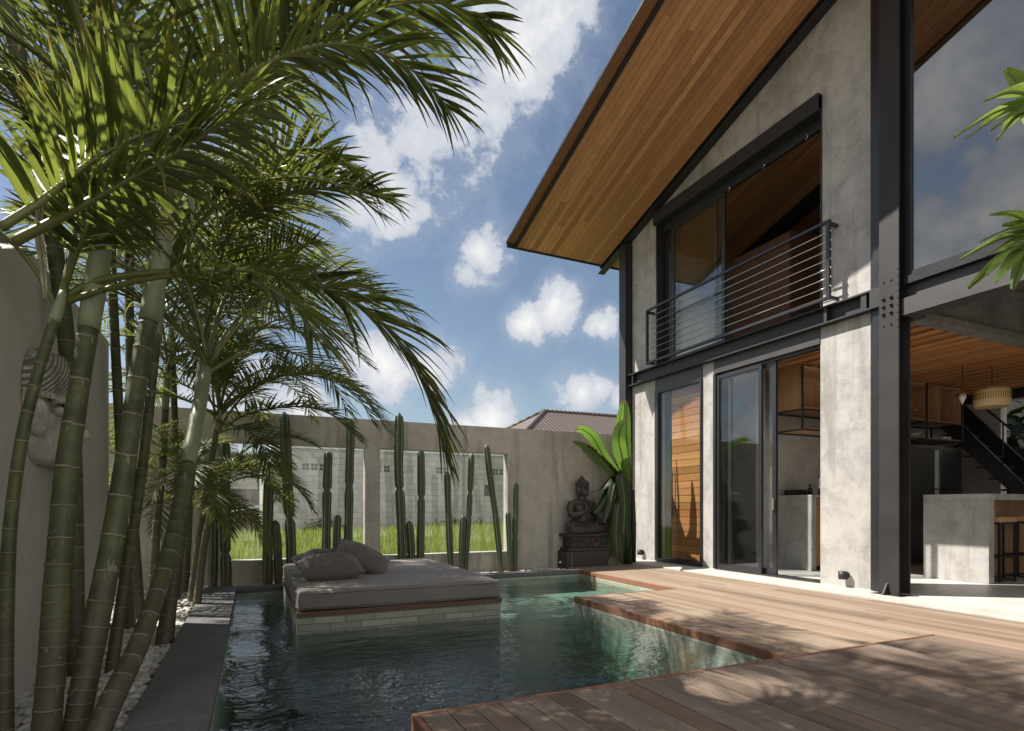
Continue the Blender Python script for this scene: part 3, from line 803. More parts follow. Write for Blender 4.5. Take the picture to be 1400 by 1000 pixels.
# ---------------------------------------------------------------- pebble beds
def pebbles():
    bm = bmesh.new(); bmesh.ops.create_icosphere(bm, subdivisions=1, radius=1.0)
    bm.verts.ensure_lookup_table()
    V = np.array([v.co[:] for v in bm.verts]); Fc = np.array([[v.index for v in f.verts] for f in bm.faces]); bm.free()
    rng = np.random.default_rng(2)
    spots = []
    def bed(n, x0, x1, y0, y1, z, r0, r1):
        for _ in range(n):
            spots.append((rng.uniform(x0, x1), rng.uniform(y0, y1), z + rng.uniform(0, 0.022), rng.uniform(r0, r1)))
    bed(2900, -1.28, -0.56, 2.2, 6.0, -0.07, 0.020, 0.036)
    bed(900, -1.5, -0.56, 6.0, 8.0, -0.07, 0.022, 0.034)
    bed(1700, -1.5, 4.72, 8.02, 8.43, -0.065, 0.02, 0.034)
    bed(420, 4.72, 6.3, 8.24, 8.43, -0.05, 0.02, 0.034)
    vs = []; fs = []
    for i, (x, y, z, r) in enumerate(spots):
        a = rng.uniform(0, 6.283); ca, sa = math.cos(a), math.sin(a)
        s = np.array([r * rng.uniform(1.0, 1.5), r * rng.uniform(0.75, 1.0), r * rng.uniform(0.45, 0.7)])
        P = V * s * (1 + 0.1 * rng.standard_normal((len(V), 1)))
        tl = rng.uniform(-.4, .4); P = P @ np.array([[1, 0, 0], [0, math.cos(tl), -math.sin(tl)], [0, math.sin(tl), math.cos(tl)]])
        P = np.stack([P[:, 0] * ca - P[:, 1] * sa + x, P[:, 0] * sa + P[:, 1] * ca + y, P[:, 2] + z + r * .4], 1)
        vs.append(P); fs.append(Fc + i * len(V))
    vs = np.concatenate(vs); fs = np.concatenate(fs)
    me = bpy.data.meshes.new('pebble_bed'); me.vertices.add(len(vs)); me.vertices.foreach_set('co', vs.ravel())
    me.loops.add(fs.size); me.loops.foreach_set('vertex_index', fs.ravel().astype(np.int32))
    me.polygons.add(len(fs)); me.polygons.foreach_set('loop_start', np.arange(0, fs.size, 3, dtype=np.int32))
    me.polygons.foreach_set('use_smooth', [True] * len(fs))
    me.update(calc_edges=True); me.validate(); me.materials.append(M['pebble'])
    o = bpy.data.objects.new('pebble_bed', me); COL.objects.link(o); o['kind'] = 'stuff'
pebbles()

# ---------------------------------------------------------------- garden end wall with two glazed openings
YW = 8.45; WT = 0.16
gw = thing('garden_wall', 'cement rendered garden wall with two glazed openings at the end of the pool', 'wall', (1.7, YW + WT / 2, 0))
m = MB()
m.box(-3.2, 6.03, YW, YW + WT, 1.857, 2.275)          # head
m.box(-3.2, 6.03, YW, YW + WT, -0.45, 0.262)          # foot
m.box(-3.2, -0.285, YW, YW + WT, 0.262, 1.857)
m.box(1.495, 1.712, YW, YW + WT, 0.262, 1.857)       # pier between the openings
m.box(3.765, 6.03, YW, YW + WT, 0.262, 1.857)
build('wall', m, M['wall'], gw)
for (xa, xb) in ((-0.285, 1.495), (1.712, 3.765)):
    p = MB(); p.box(xa + .004, xb - .004, YW + .10, YW + .112, 0.266, 1.853)
    gp = build('glass_pane', p, M['wallglass'], gw)
    s = MB(); s.box(xa + .002, xb - .002, YW - 0.006, YW + WT + .02, 0.2625, 0.278)
    build('sill', s, M['plinth'], gw)

# pale gabled wall on the left, with the timber roof of the neighbouring pavilion behind it
XL = -1.15
pw = thing('boundary_wall', 'pale cement boundary wall with a sloping top behind the palm trunks', 'wall', (XL - .1, 4.2, 0))
m = MB(); m.prism_x([(1.0, -0.5), (6.05, -0.5), (6.05, 2.46), (4.05, 2.46), (1.0, 1.15)], XL - 0.16, XL)
build('wall', m, M['palewall'], pw, bevel=0.01, fix=True)
tr = thing('timber_roof', 'brown timber roof rising behind the pale boundary wall', 'roof', (-2.6, 4.5, 2))
m = MB()
for k in range(26):
    y0 = 1.6 + k * 0.15
    m.add([(-1.45, y0, 2.62), (-1.45, y0 + .143, 2.62), (-2.95, y0 + .143, 4.8), (-2.95, y0, 4.8), (-1.45, y0, 2.66), (-1.45, y0 + .143, 2.66), (-2.95, y0 + .143, 4.84), (-2.95, y0, 4.84)],
          [(0, 3, 2, 1), (4, 5, 6, 7), (0, 1, 5, 4), (1, 2, 6, 5), (2, 3, 7, 6), (3, 0, 4, 7)])
build('roof_boards', m, M['darkwood'], tr)
m = MB(); m.box(-1.62, -1.5, 1.6, 5.6, 2.44, 2.61)
build('eave_beam', m, M['darkwood'], tr)
for y in (2.6, 5.35):
    m = MB(); m.box(-1.63, -1.49, y, y + .13, -0.1, 2.44); build('post', m, M['steel'], tr)
m = MB(); m.box(-2.75, -2.6, 1.0, 6.0, -0.3, 4.2); build('wall', m, M['darkwood'], tr)

# ---------------------------------------------------------------- beyond the wall
bl = thing('block_house', 'unfinished grey concrete block building across the rice field', 'building', (5.2, 26, gz))
m = MB()
bx0, bx1, by = 0.72, 11.2, 24.5
ztop = 3.35
m.box(bx0, bx1, by, by + 7, gz, ztop)
build('wall', m, M['block'], bl)
m = MB(); m.box(bx0 - .05, bx1 + .05, by - 0.04, by + 7.05, ztop + .003, ztop + .38); build('ring_beam', m, mat_plain('bare_concrete', (0.5, 0.52, 0.52), 0.85, 0, 0.25, 1.2, 0.2), bl)
ventmat = mat_plain('shadowed_vent_block', (0.06, 0.06, 0.06), 0.9)
for xc in (2.3, 4.9, 7.9, 10.3):
    for i in range(3):
        c0 = xc + (i - 1) * .34; z0 = 2.62
        m = MB()
        for (u, v2) in ((-.07, -.07), (.07, -.07), (-.07, .07), (.07, .07)):
            m.box(c0 + u - .05, c0 + u + .05, by - .012, by - .004, z0 + v2 - .05, z0 + v2 + .05)
        build('vent', m, ventmat, bl)
for xc, zc, ww, hh in ((9.75, 1.5, .3, .5),):
    m = MB(); m.box(xc, xc + ww, by - .012, by - .003, zc, zc + hh); build('opening', m, ventmat, bl)

hr = thing('tile_roof_house', 'house with a brown hipped pantile roof showing above the garden wall', 'building', (15, 29, gz))
hx0, hx1, hy0, hy1, hz0, hz1 = 12.05, 26.0, 25.0, 33.0, 4.6, 6.4
rx0, rx1, ry = 15.05, 22.5, 28.6
m = MB()
m.add([(hx0, hy0, hz0), (hx1, hy0, hz0), (rx1, ry, hz1), (rx0, ry, hz1)], [(0, 1, 2, 3)])
m.add([(hx0, hy1, hz0), (hx0, hy0, hz0), (rx0, ry, hz1)], [(0, 1, 2)])
m.add([(hx1, hy0, hz0), (hx1, hy1, hz0), (rx1, ry, hz1)], [(0, 1, 2)])
m.add([(hx1, hy1, hz0), (hx0, hy1, hz0), (rx0, ry, hz1), (rx1, ry, hz1)], [(0, 1, 2, 3)])
rf = build('roof', m, M['rooftile'], hr)
m = MB()
m.tube([(rx0, ry, hz1 + .03), (rx1, ry, hz1 + .03)], 0.11, 8); m.tube([(hx0, hy0, hz0 + .03), (rx0, ry, hz1 + .03)], 0.11, 8); m.tube([(hx0, hy1, hz0 + .03), (rx0, ry, hz1 + .03)], 0.11, 8)
build('ridge_tiles', m, M['rooftile'], rf)
m = MB(); m.box(hx0 + .7, hx1 - .7, hy0 + .7, hy1 - .7, gz, hz0 + .2); build('wall', m, M['palewall'], hr)

sh = thing('work_shed', 'low timber shed with a white sheet beside the block building', 'building', (-1.5, 27, gz))
for x, y in ((-2.6, 25.5), (-1.0, 25.5), (-1.9, 25.2), (-0.2, 26.5)):
    m = MB(); m.box(x, x + .14, y, y + .14, gz, 3.0); build('post', m, M['ply'], sh)
m = MB(); m.add([(-4, 25.2, 3.35), (0.35, 25.2, 3.0), (0.35, 29, 3.1), (-4, 29, 3.5), (-4, 25.2, 3.43), (0.35, 25.2, 3.08), (0.35, 29, 3.18), (-4, 29, 3.58)], [(0, 3, 2, 1), (4, 5, 6, 7), (0, 1, 5, 4), (1, 2, 6, 5), (2, 3, 7, 6), (3, 0, 4, 7)])
build('roof', m, mat_plain('rusty_sheet', (0.3, 0.29, 0.28), 0.7), sh)
m = MB(); m.box(-5, 0.3, 28.6, 28.9, gz, 3.0); build('wall', m, M['block'], sh)
m = MB(); m.box(-2.4, 0.2, 26.4, 26.48, 1.75, 2.35); build('white_sheet', m, M['white'], sh)
m = MB(); m.bar((-2.2, 25.0, 0.5), (0.6, 25.2, 1.1), 0.5, 0.06); build('leaning_sheet', m, M['white'], sh)
m = MB()
for z in (0.25, 0.6): m.bar((-4, 24.6, z), (0.6, 24.6, z), 0.06, 0.07)
for k in range(6): m.bar((-3.8 + k * .85, 24.6, gz), (-3.8 + k * .85, 24.6, 0.8), 0.06, 0.06)
tag(build('field_fence', m, M['darkwood'], None), 'thin rail fence at the edge of the rice field in front of the shed', 'fence')

nb = thing('grey_house', 'grey rendered house past the right end of the block building', 'building', (14.5, 24, gz))
m = MB(); m.box(11.9, 17.5, 25.0, 27.5, gz, 3.1); build('wall', m, M['wall'], nb)
m = MB(); m.add([(11.55, 24.6, 2.75), (18, 24.6, 3.2), (18, 27.6, 3.9), (11.55, 27.6, 3.4), (11.55, 24.6, 2.9), (18, 24.6, 3.35), (18, 27.6, 4.05), (11.55, 27.6, 3.55)], [(0, 3, 2, 1), (4, 5, 6, 7), (0, 1, 5, 4), (1, 2, 6, 5), (2, 3, 7, 6), (3, 0, 4, 7)])
build('roof', m, mat_plain('fibre_cement_sheet', (0.34, 0.33, 0.32), 0.8), nb)
m = MB(); m.box(12.2, 14.5, 24.95, 24.99, 1.3, 1.9); build('rendered_band', m, M['white'], nb)

# rubble and low bushes along the far edge of the field
def bush(name, label, c, r, n, mat, leaf=0.12, seed=1, cat='bush', group=None):
    rng = random.Random(seed); m = MB()
    for _ in range(n):
        v = Vector((rng.gauss(0, 1), rng.gauss(0, 1), rng.gauss(0, 1))).normalized()
        q = Vector(c) + Vector((v.x * r[0], v.y * r[1], abs(v.z) * r[2])) * rng.uniform(0.35, 1.0) * (1 + 0.3 * mnoise.noise(v * 2.0 + Vector((seed, 0, 0))))
        a = Vector((rng.gauss(0, 1), rng.gauss(0, 1), rng.gauss(0, .6))).normalized(); bq = a.cross(v + Vector((.01, .02, .03))).normalized()
        L = leaf * rng.uniform(.6, 1.4)
        m.add([q - a * L, q + bq * L * .4, q + a * L, q - bq * L * .4], [(0, 1, 2, 3)], 0, False, [(0, .5), (.5, 0), (.5, .8), (1, .5)])
    o = build(name, m, mat, None, loc=(c[0], c[1], c[2]))
    tag(o, label, cat, group)
    return o
bush('bush', 'scrubby green bush by the shed beyond the field', (-0.6, 25.9, 0.2), (.9, .5, 1.0), 500, M['frondfine'], 0.14, 3)
bush('bush', 'scrubby bush at the foot of the block building, left of the middle post', (2.6, 24.1, -.1), (.9, .35, .7), 350, M['frondfine'], 0.12, 4)
bush('bush', 'wide scrubby bush at the foot of the block building, seen in the right window', (8.4, 24.1, -.1), (1.5, .35, .6), 450, M['frondfine'], 0.12, 6)

# screw heads of the near deck
m = MB()
for i in range(30):
    x0 = 0.705 + i * 0.13217
    for j in range(9):
        for dx in (.03, .102):
            yy = 2.5 - j * 0.48; xx = x0 + dx
            m.add([(xx + .0045 * math.cos(k * 1.047), yy + .0045 * math.sin(k * 1.047), ZN + .0017) for k in range(6)], [(0, 1, 2, 3, 4, 5)])
struct('deck_screws', m, M['alu'])

# ================================================================== HOUSE
XF = 6.62                       # outer face of the concrete facade
SL = 0.292                      # roof pitch
YR = 2.4                        # ridge
def rake(Y): return 7.30 - SL * (Y - 4.77)            # underside of the rake beam at the facade
def soff(Y): return rake(Y) + 0.10 if Y >= YR else rake(YR) + 0.10 - SL * (YR - Y)
YE = 9.83                       # eave
house = thing('villa', 'two storey concrete and black steel villa with a wide timber lined gable roof', 'house', (9, 4.5, 0))
T = 0.2
# --- concrete panels of the facade
def panel(y0, y1, z0, z1=None, top=None):
    m = MB()
    if top: m.prism_x([(y0, z0), (y1, z0), (y1, top(y1)), (y0, top(y0))], XF, XF + T)
    else: m.box(XF, XF + T, y0, y1, z0, z1)
    return build('concrete_panel', m, M['concrete'], house, fix=True)
panel(8.285, 8.98, 0.03, 3.285)
panel(6.855, 7.112, 0.03, 3.285)
panel(4.35, 5.012, 0.03, 3.285)
panel(8.263, 8.98, 3.515, None, lambda y: rake(y) - .003)
panel(4.35, 4.988, 3.515, None, lambda y: rake(y) - .003)
m = MB(); m.prism_x([(4.99, 6.262), (8.261, 6.262), (8.261, rake(8.261) - .003), (4.99, rake(4.99) - .003)], XF + .001, XF + T)
build('concrete_panel', m, M['concrete'], house, fix=True)
# --- floor plinth and floors
m = MB(); m.box(6.075, 6.62, -1.6, 8.98, -0.3, 0.018); build('plinth', m, M['plinth'], house, bevel=0.004)
m = MB(); m.box(6.62, 12.7, -1.6, 9.2, -0.3, 0.028); build('floor', m, M['floor'], house)
m = MB(); m.box(6.84, 12.6, 4.06, 9.0, 3.16, 3.5); fl = build('upper_floor', m, M['plinth'], house)
m = MB()
n = 44
for i in range(n):
    x0 = 0
    y0 = 4.07 + i * 0.112
    m.box(6.86, 12.58, y0 + .0, y0 + .100, 3.12, 3.157)
mm = MB()
rngc = random.Random(4)
wdt = 0.27
k = 0
x = 6.86
while x < 12.5:
    mm.box(x, min(x + wdt - .012, 12.58), 4.08, 6.62, 3.13 - (0.0 if k % 2 else 0.0), 3.157)
    mm.box(x + wdt - .03, min(x + wdt, 12.58), 4.08, 6.62, 3.095, 3.128)
    x += wdt; k += 1
build('ceiling_boards', mm, M['ceil'], house)
# --- inner walls
m = MB(); m.prism_x([(-1.6, .028), (4.4, .028), (4.4, soff(4.4) - .01), (YR, soff(YR) - .01), (-1.6, soff(-1.6) - .01)], 12.6, 12.8); m.prism_x([(5.86, .028), (9.2, .028), (9.2, soff(9.2) - .01), (5.86, soff(5.86) - .01)], 12.6, 12.8); m.box(12.6, 12.8, 4.4, 5.86, 2.95, 7.05); m.box(12.6, 12.8, 4.4, 5.86, .028, .3)
build('inner_wall', m, M['inner'], house)
m = MB(); m.box(6.83, 12.6, 9.0, 9.2, 0.028, 6.05); build('inner_wall', m, M['inner'], house)
m = MB(); m.box(7.45, 12.6, 6.66, 6.80, 0.028, 3.155); build('inner_wall', m, M['inner'], house)
m = MB(); m.box(6.7, 12.6, -1.6, -1.45, 0.028, 7.0); build('inner_wall', m, M['inner'], house)
m = MB(); m.box(9.4, 12.6, 6.2, 6.35, 3.503, 6.9); build('inner_wall', m, M['darkwood'], house)
m = MB(); m.box(10.6, 10.7, 6.36, 8.99, 3.503, 6.6); build('inner_wall', m, M['darkwood'], house)
m = MB(); m.box(12.45, 12.58, 3.0, 6.6, 2.96, 3.14); build('steel_beam', m, M['steel'], house)

# --- corner column and main steel column
def hcol_y(x0, x1, yc, half, z0, z1, mat, name='steel_column'):
    m = MB()
    m.box(x0, x0 + .022, yc - half, yc + half, z0, z1)
    m.box(x1 - .022, x1, yc - half, yc + half, z0, z1)
    m.box(x0 + .022, x1 - .022, yc - .011, yc + .011, z0, z1)
    return build(name, m, mat, house)
hcol_y(6.47, 6.66, 9.10, 0.105, 0.02, rake(9.1) - .02, M['steelmid'])
m = MB(); m.box(6.5, 6.60, 8.985, 8.994, 0.02, rake(9) - .03); m.box(6.52, 6.72, 9.0, 9.04, .02, rake(9.02) - .05); build('steel_angle', m, M['steelmid'], house)
col = hcol_y(6.45, 6.66, 4.045, 0.108, 0.022, soff(4.05) - .02, M['steelgrey'])
m = MB(); m.box(6.57, 6.79, 4.19, 4.305, 0.022, rake(4.3) - .02); m.box(6.60, 6.64, 4.307, 4.348, .022, rake(4.35) - .02)
build('shadow_gap_strip', m, M['alu'], house)  # black strip stands in for the dark shadow gap beside the column
m = MB(); m.box(6.515, 6.569, 4.156, 4.307, 3.288, 3.512); build('beam_end_plate', m, M['steelmid'], house)
m = MB()
for i in range(2):
    for j, z in enumerate((3.52, 3.33, 3.245, 3.16, 3.03)):
        y = 4.105 - i * 0.085
        r = 0.021 if j in (1, 2, 3) else 0.010
        m.tube([(6.45, y, z), (6.438, y, z)], r, 6, 0, False)
        if r > .015: m.tube([(6.438, y, z), (6.424, y, z)], .012, 8)
build('bolts', m, M['steel'], house)
m = MB()
for z in np.linspace(2.98, 3.62, 9):
    m.tube([(6.45, 3.948, z), (6.444, 3.948, z)], .007, 6)
build('rivets', m, M['steel'], house)
m = MB(); m.prism_x([(0, 0), (0.06, 0), (0.0, 0.13)], 0, 0.02)
m.v = [(6.44 - (p[1]) * 1.3, 4.05 + p[0], 0.02 + p[2]) for p in m.v]
build('base_gusset', m, M['steelgrey'], house, fix=True)
m = MB(); m.box(6.40, 6.84, 3.88, 4.22, 0.0185, 0.0215); build('base_plate', m, M['steelgrey'], house)

# --- first floor edge beam (left, I section) and beam over the open living room
def ibeam_y(y0, y1, z0, z1, xw, xo, xi, mat, name='steel_beam', tf=0.02):
    m = MB()
    m.box(xw, xw + .02, y0, y1, z0 + tf, z1 - tf)
    m.box(xo, xi, y0, y1, z0, z0 + tf); m.box(xo, xi, y0, y1, z1 - tf, z1)
    return build(name, m, mat, house)
ibeam_y(4.308, 8.982, 3.288, 3.512, 6.60, 6.515, 6.75, M['steelmid'])
for ya, yb in ((4.353, 4.42), (4.86, 4.90), (8.85, 8.88)):
    m = MB(); m.box(6.53, 6.598, ya, yb, 3.312, 3.488); build('stiffener', m, M['steelmid'], house)
m = MB(); m.box(6.495, 6.515, -1.6, 3.934, 3.10, 3.285); m.box(6.515, 6.75, -1.6, 3.934, 3.10, 3.125); m.box(6.515, 6.75, -1.6, 3.934, 3.262, 3.285)
build('steel_beam', m, M['beamgrey'], house)
m = MB(); m.box(6.60, 6.74, -1.6, 3.93, 3.287, 3.44); build('beam_infill', m, M['beamgrey'], house)
m = MB(); m.box(6.53, 6.76, -1.6, 3.93, 3.445, 3.53); build('window_sill', m, M['alu'], house)
# beam of the gallery, running into the house
m = MB(); m.box(6.72, 12.58, 3.90, 3.92, 3.14, 3.62); m.box(6.72, 12.58, 3.82, 4.0, 3.065, 3.138); m.box(6.72, 12.58, 3.82, 4.0, 3.622, 3.66)
build('gallery_beam', m, mat_concrete('grimy_steel_web', (0.07, 0.065, 0.062), (0.17, 0.16, 0.155), (0.05, 0.045, 0.04), 0.5, 2.5, 0.6), house)
m = MB()
for x in (8.6, 9.9, 11.2): m.box(x, x + .05, 3.92, 3.97, 3.66, 4.6)
m.box(6.9, 12.5, 3.92, 3.97, 4.6, 4.64)
for i in range(6): m.tube([(6.9, 3.945, 3.80 + i * .13), (12.5, 3.945, 3.80 + i * .13)], .006, 6)
build('gallery_railing', m, M['cable'], house)

# --- lintels
def box_part(name, mat, *b, bevel=0.0, parent=house):
    m = MB(); m.box(*b); return build(name, m, mat, parent, bevel=bevel)
box_part('lintel', M['beamgrey'], 6.606, 6.78, 7.114, 8.283, 3.085, 3.285)
box_part('lintel', M['beamgrey'], 6.606, 6.78, 5.014, 6.853, 3.085, 3.285)
m = MB(); m.box(6.535, 6.555, 4.985, 8.265, 6.045, 6.26); m.box(6.555, 6.80, 4.985, 8.265, 6.235, 6.26); m.box(6.555, 6.80, 4.985, 8.265, 6.045, 6.07)
build('lintel', m, M['steelmid'], house)

# --- door 1: glazed door with the slatted timber leaf behind
dr = MB()
dr.box(6.59, 6.70, 8.20, 8.283, 0.03, 3.083); dr.box(6.59, 6.70, 7.114, 7.145, 0.03, 3.083)
dr.box(6.592, 6.70, 7.146, 8.199, 0.03, 0.085); dr.box(6.592, 6.70, 7.146, 8.199, 3.03, 3.083)
door = build('glazed_door', dr, M['alu'], house)
door['label'] = 'glazed door with the slatted timber leaf behind it'
m = MB(); m.box(6.63, 6.642, 7.146, 8.199, 0.086, 3.029); build('glass_pane', m, M['glass'], door)
m = MB()
nb_ = 24; h = 2.94 / nb_
for i in range(nb_):
    m.box(6.735, 6.765, 7.13, 7.99, 0.09 + i * h + .004, 0.09 + (i + 1) * h - .004)
build('timber_leaf', m, M['doorwood'], door)
m = MB(); m.box(6.768, 6.78, 7.125, 7.995, 0.06, 3.04); build('leaf_backing', m, M['steel'], door)
m = MB(); m.tube([(6.70, 7.93, 0.85), (6.69, 7.93, 0.92), (6.69, 7.93, 1.55), (6.70, 7.93, 1.62)], .012, 8); m.box(6.69, 6.735, 7.90, 7.96, 0.98, 1.02); m.box(6.68, 6.70, 7.83, 7.96, 1.0, 1.018)
build('handle', m, M['steel'], door)
box_part('inner_screen', M['blackplastic'], 6.84, 6.88, 7.1, 8.3, .03, 3.08)

# --- door 2: sliding glass doors
def sash(y0, y1, z0, z1, xa, xb, st=0.05, mat='glass', name='sliding_sash'):
    m = MB()
    m.box(xa, xb, y0, y0 + st, z0, z1); m.box(xa, xb, y1 - st, y1, z0, z1)
    m.box(xa + .001, xb - .001, y0 + st, y1 - st, z0, z0 + st * 1.3); m.box(xa + .001, xb - .001, y0 + st, y1 - st, z1 - st, z1)
    f = build(name, m, M['alu'], house)
    g = MB(); xm = (xa + xb) / 2
    g.box(xm - .005, xm + .005, y0 + st, y1 - st, z0 + st * 1.3, z1 - st); build('glass_pane', g, M[mat], f)
    return f
m = MB(); m.box(6.59, 6.76, 6.80, 6.853, 0.03, 3.083); m.box(6.66, 6.76, 5.02, 6.80, 3.045, 3.083); m.box(6.6, 6.77, 5.02, 6.80, .0295, .045)
build('door_frame', m, M['alu'], house)
sash(5.935, 6.80, 0.046, 3.044, 6.61, 6.655, 0.052)
s2 = sash(5.74, 6.62, 0.046, 3.044, 6.67, 6.715, 0.06)
m = MB(); m.box(6.64, 6.669, 5.755, 5.785, 0.95, 1.12); build('handle', m, M['chrome'], s2)

# --- upper opening: sliding glass, track and balustrade
m = MB(); m.box(6.6, 6.78, 8.225, 8.262, 3.515, 6.043); m.box(6.60, 6.78, 4.989, 5.0, 3.515, 6.043); m.box(6.7, 6.76, 5.0, 8.22, 5.90, 6.043)
build('door_frame', m, M['alu'], house)
sash(6.72, 7.96, 3.53, 5.93, 6.70, 6.745, 0.06)
sash(6.95, 8.20, 3.53, 5.93, 6.76, 6.80, 0.05)
for y in (5.25, 5.95, 6.6):
    m = MB(); m.tube([(6.69, y, 5.89), (6.66, y, 5.89)], .02, 10); m.box(6.66, 6.69, y - .015, y + .015, 5.85, 5.92); build('track_roller', m, M['chrome'], house)
bal = build('balcony_railing', MB().box(6.44, 6.485, 4.76, 8.35, 4.50, 4.535).box(6.44, 6.485, 4.806, 8.31, 3.555, 3.595).box(6.44, 6.485, 4.76, 4.805, 3.555, 4.498).box(6.44, 6.485, 8.312, 8.35, 3.555, 4.498), M['alu'], house, bevel=.003)
for (ya, yb, za, zb) in ((4.766, 4.80, 4.47, 4.51), (8.316, 8.346, 4.47, 4.51), (4.766, 4.80, 3.57, 3.6), (8.316, 8.346, 3.57, 3.6)):
    m = MB(); m.box(6.487, 6.62, ya, yb, za, zb); build('wall_bracket', m, M['alu'], bal)
for i in range(7):
    z = 3.595 + (i + 1) * 0.113
    m = MB(); m.tube([(6.462, 4.745, z), (6.462, 8.36, z)], .0055, 6)
    m.tube([(6.462, 4.81, z), (6.462, 4.93, z)], .011, 8); m.tube([(6.462, 8.20, z), (6.462, 8.30, z)], .011, 8)
    m.tube([(6.462, 4.742, z), (6.462, 4.758, z)], .014, 8)
    build('cable', m, M['cable'], bal)

# --- tall glazing above the living room
m = MB()
m.box(6.56, 6.62, 3.872, 3.935, 3.532, soff(3.93) - .02)
m.box(6.56, 6.62, -1.6, 3.871, 3.532, 3.58)
m.box(6.56, 6.62, 0.9, 0.95, 3.5802, soff(0.9) - .02)
win = build('gable_window', m, M['alu'], house)
m = MB(); m.prism_x([(-1.6, 3.582), (3.87, 3.582), (3.87, soff(3.87) - .004), (YR, soff(YR) - .004), (-1.6, soff(-1.6) - .004)], 6.584, 6.594)
build('glass_pane', m, M['solarglass'], win, fix=True)
m = MB(); m.box(6.6, 6.72, -1.6, -1.5, .03, 3.1); build('door_jamb', m, M['alu'], house)

# --- roof
XO = 4.566      # outer edge of the boarded soffit
roof = build('roof', MB().prism_x([(YE + .02, soff(YE) + .086), (YR, soff(YR) + .086), (-3.0, soff(-3.0) + .086), (-3.0, soff(-3.0) + .11), (YR, soff(YR) + .11), (YE + .02, soff(YE) + .11)], 4.375, 13.2), M['steelgrey'], house, fix=True)
def sloped(m, x0, x1, ya, yb, lo, hi, mi=0):
    """box following the roof underside, between offsets lo..hi above it"""
    m.add([(x0, ya, soff(ya) + lo), (x1, ya, soff(ya) + lo), (x1, yb, soff(yb) + lo), (x0, yb, soff(yb) + lo),
           (x0, ya, soff(ya) + hi), (x1, ya, soff(ya) + hi), (x1, yb, soff(yb) + hi), (x0, yb, soff(yb) + hi)],
          [(0, 3, 2, 1), (4, 5, 6, 7), (0, 1, 5, 4), (1, 2, 6, 5), (2, 3, 7, 6), (3, 0, 4, 7)], mi)
m = MB(); rng = random.Random(21)
wb = 0.102; nbd = int((12.55 - XO) / wb)
for i in range(nbd):
    x0 = XO + i * wb + .002; x1 = XO + (i + 1) * wb - .0035
    cuts = [YE - .012]
    y = YE - rng.uniform(.6, 3.2)
    while y > YR + .6: cuts.append(y); y -= rng.uniform(2.0, 3.4)
    cuts.append(YR)
    for a, c in zip(cuts[:-1], cuts[1:]): sloped(m, x0, x1, c + .0012, a - .0012, 0.0, 0.02)
    sloped(m, x0, x1, -3.0, YR - .002, 0.0, 0.02)
build('soffit', m, M['soffit'], roof)
m = MB(); sloped(m, XO - .2, 13.1, YR, YE - .01, 0.03, 0.084); sloped(m, XO - .2, 13.1, -3.0, YR - .001, 0.03, 0.084)
m.v = [(max(p[0], XO - .03), p[1], p[2]) for p in m.v]
build('roof_core', m, M['steel'], roof)
m = MB(); sloped(m, XO - .032, XO - .002, YR, YE + .004, -0.025, 0.028); sloped(m, XO - .032, XO - .002, -3, YR - .002, -0.025, 0.028)
build('edge_channel', m, M['steelmid'], roof)
m = MB(); sloped(m, 4.37, XO - .034, YR, YE + .016, 0.055, 0.078); sloped(m, 4.37, XO - .034, -3.0, YR - .002, 0.055, 0.078)
build('fascia', m, M['fasciawood'], roof)
m = MB(); sloped(m, 4.36, 4.368, YR, YE + .03, 0.052, 0.098); sloped(m, 4.36, 4.368, -3.0, YR - .002, 0.052, 0.098)
build('metal_drip', m, M['alu'], roof)
m = MB(); m.box(4.37, 13.1, YE - .004, YE + .014, soff(YE) - .03, soff(YE) + .08); build('eave_trim', m, M['steel'], roof)
m = MB()
sloped(m, 6.47, 6.62, YR, 9.95, -0.10, -0.085); sloped(m, 6.535, 6.555, YR, 9.95, -0.085, -0.003); sloped(m, 6.47, 6.62, YR, 9.9, -.02, -.004)
sloped(m, 6.47, 6.62, -1.6, YR - .002, -0.10, -0.085); sloped(m, 6.535, 6.555, -1.6, YR - .002, -0.085, -0.003)
build('rake_beam', m, M['steel'], roof)
m = MB(); m.box(6.7, 12.6, YR - .1, YR + .1, soff(YR) - .32, soff(YR) - .03); sloped(m, 9.2, 9.34, YR + .11, 8.9, -.26, -.004)
build('ridge_beam', m, M['steel'], roof)

gs = MB(); gs.box(15.2, 15.4, -2, 10, -.4, 3.4)
tag(build('back_garden_wall', gs, M['wall'], None, loc=(15.3, 4, -.4)), 'rendered wall of the back garden behind the shrub', 'wall')

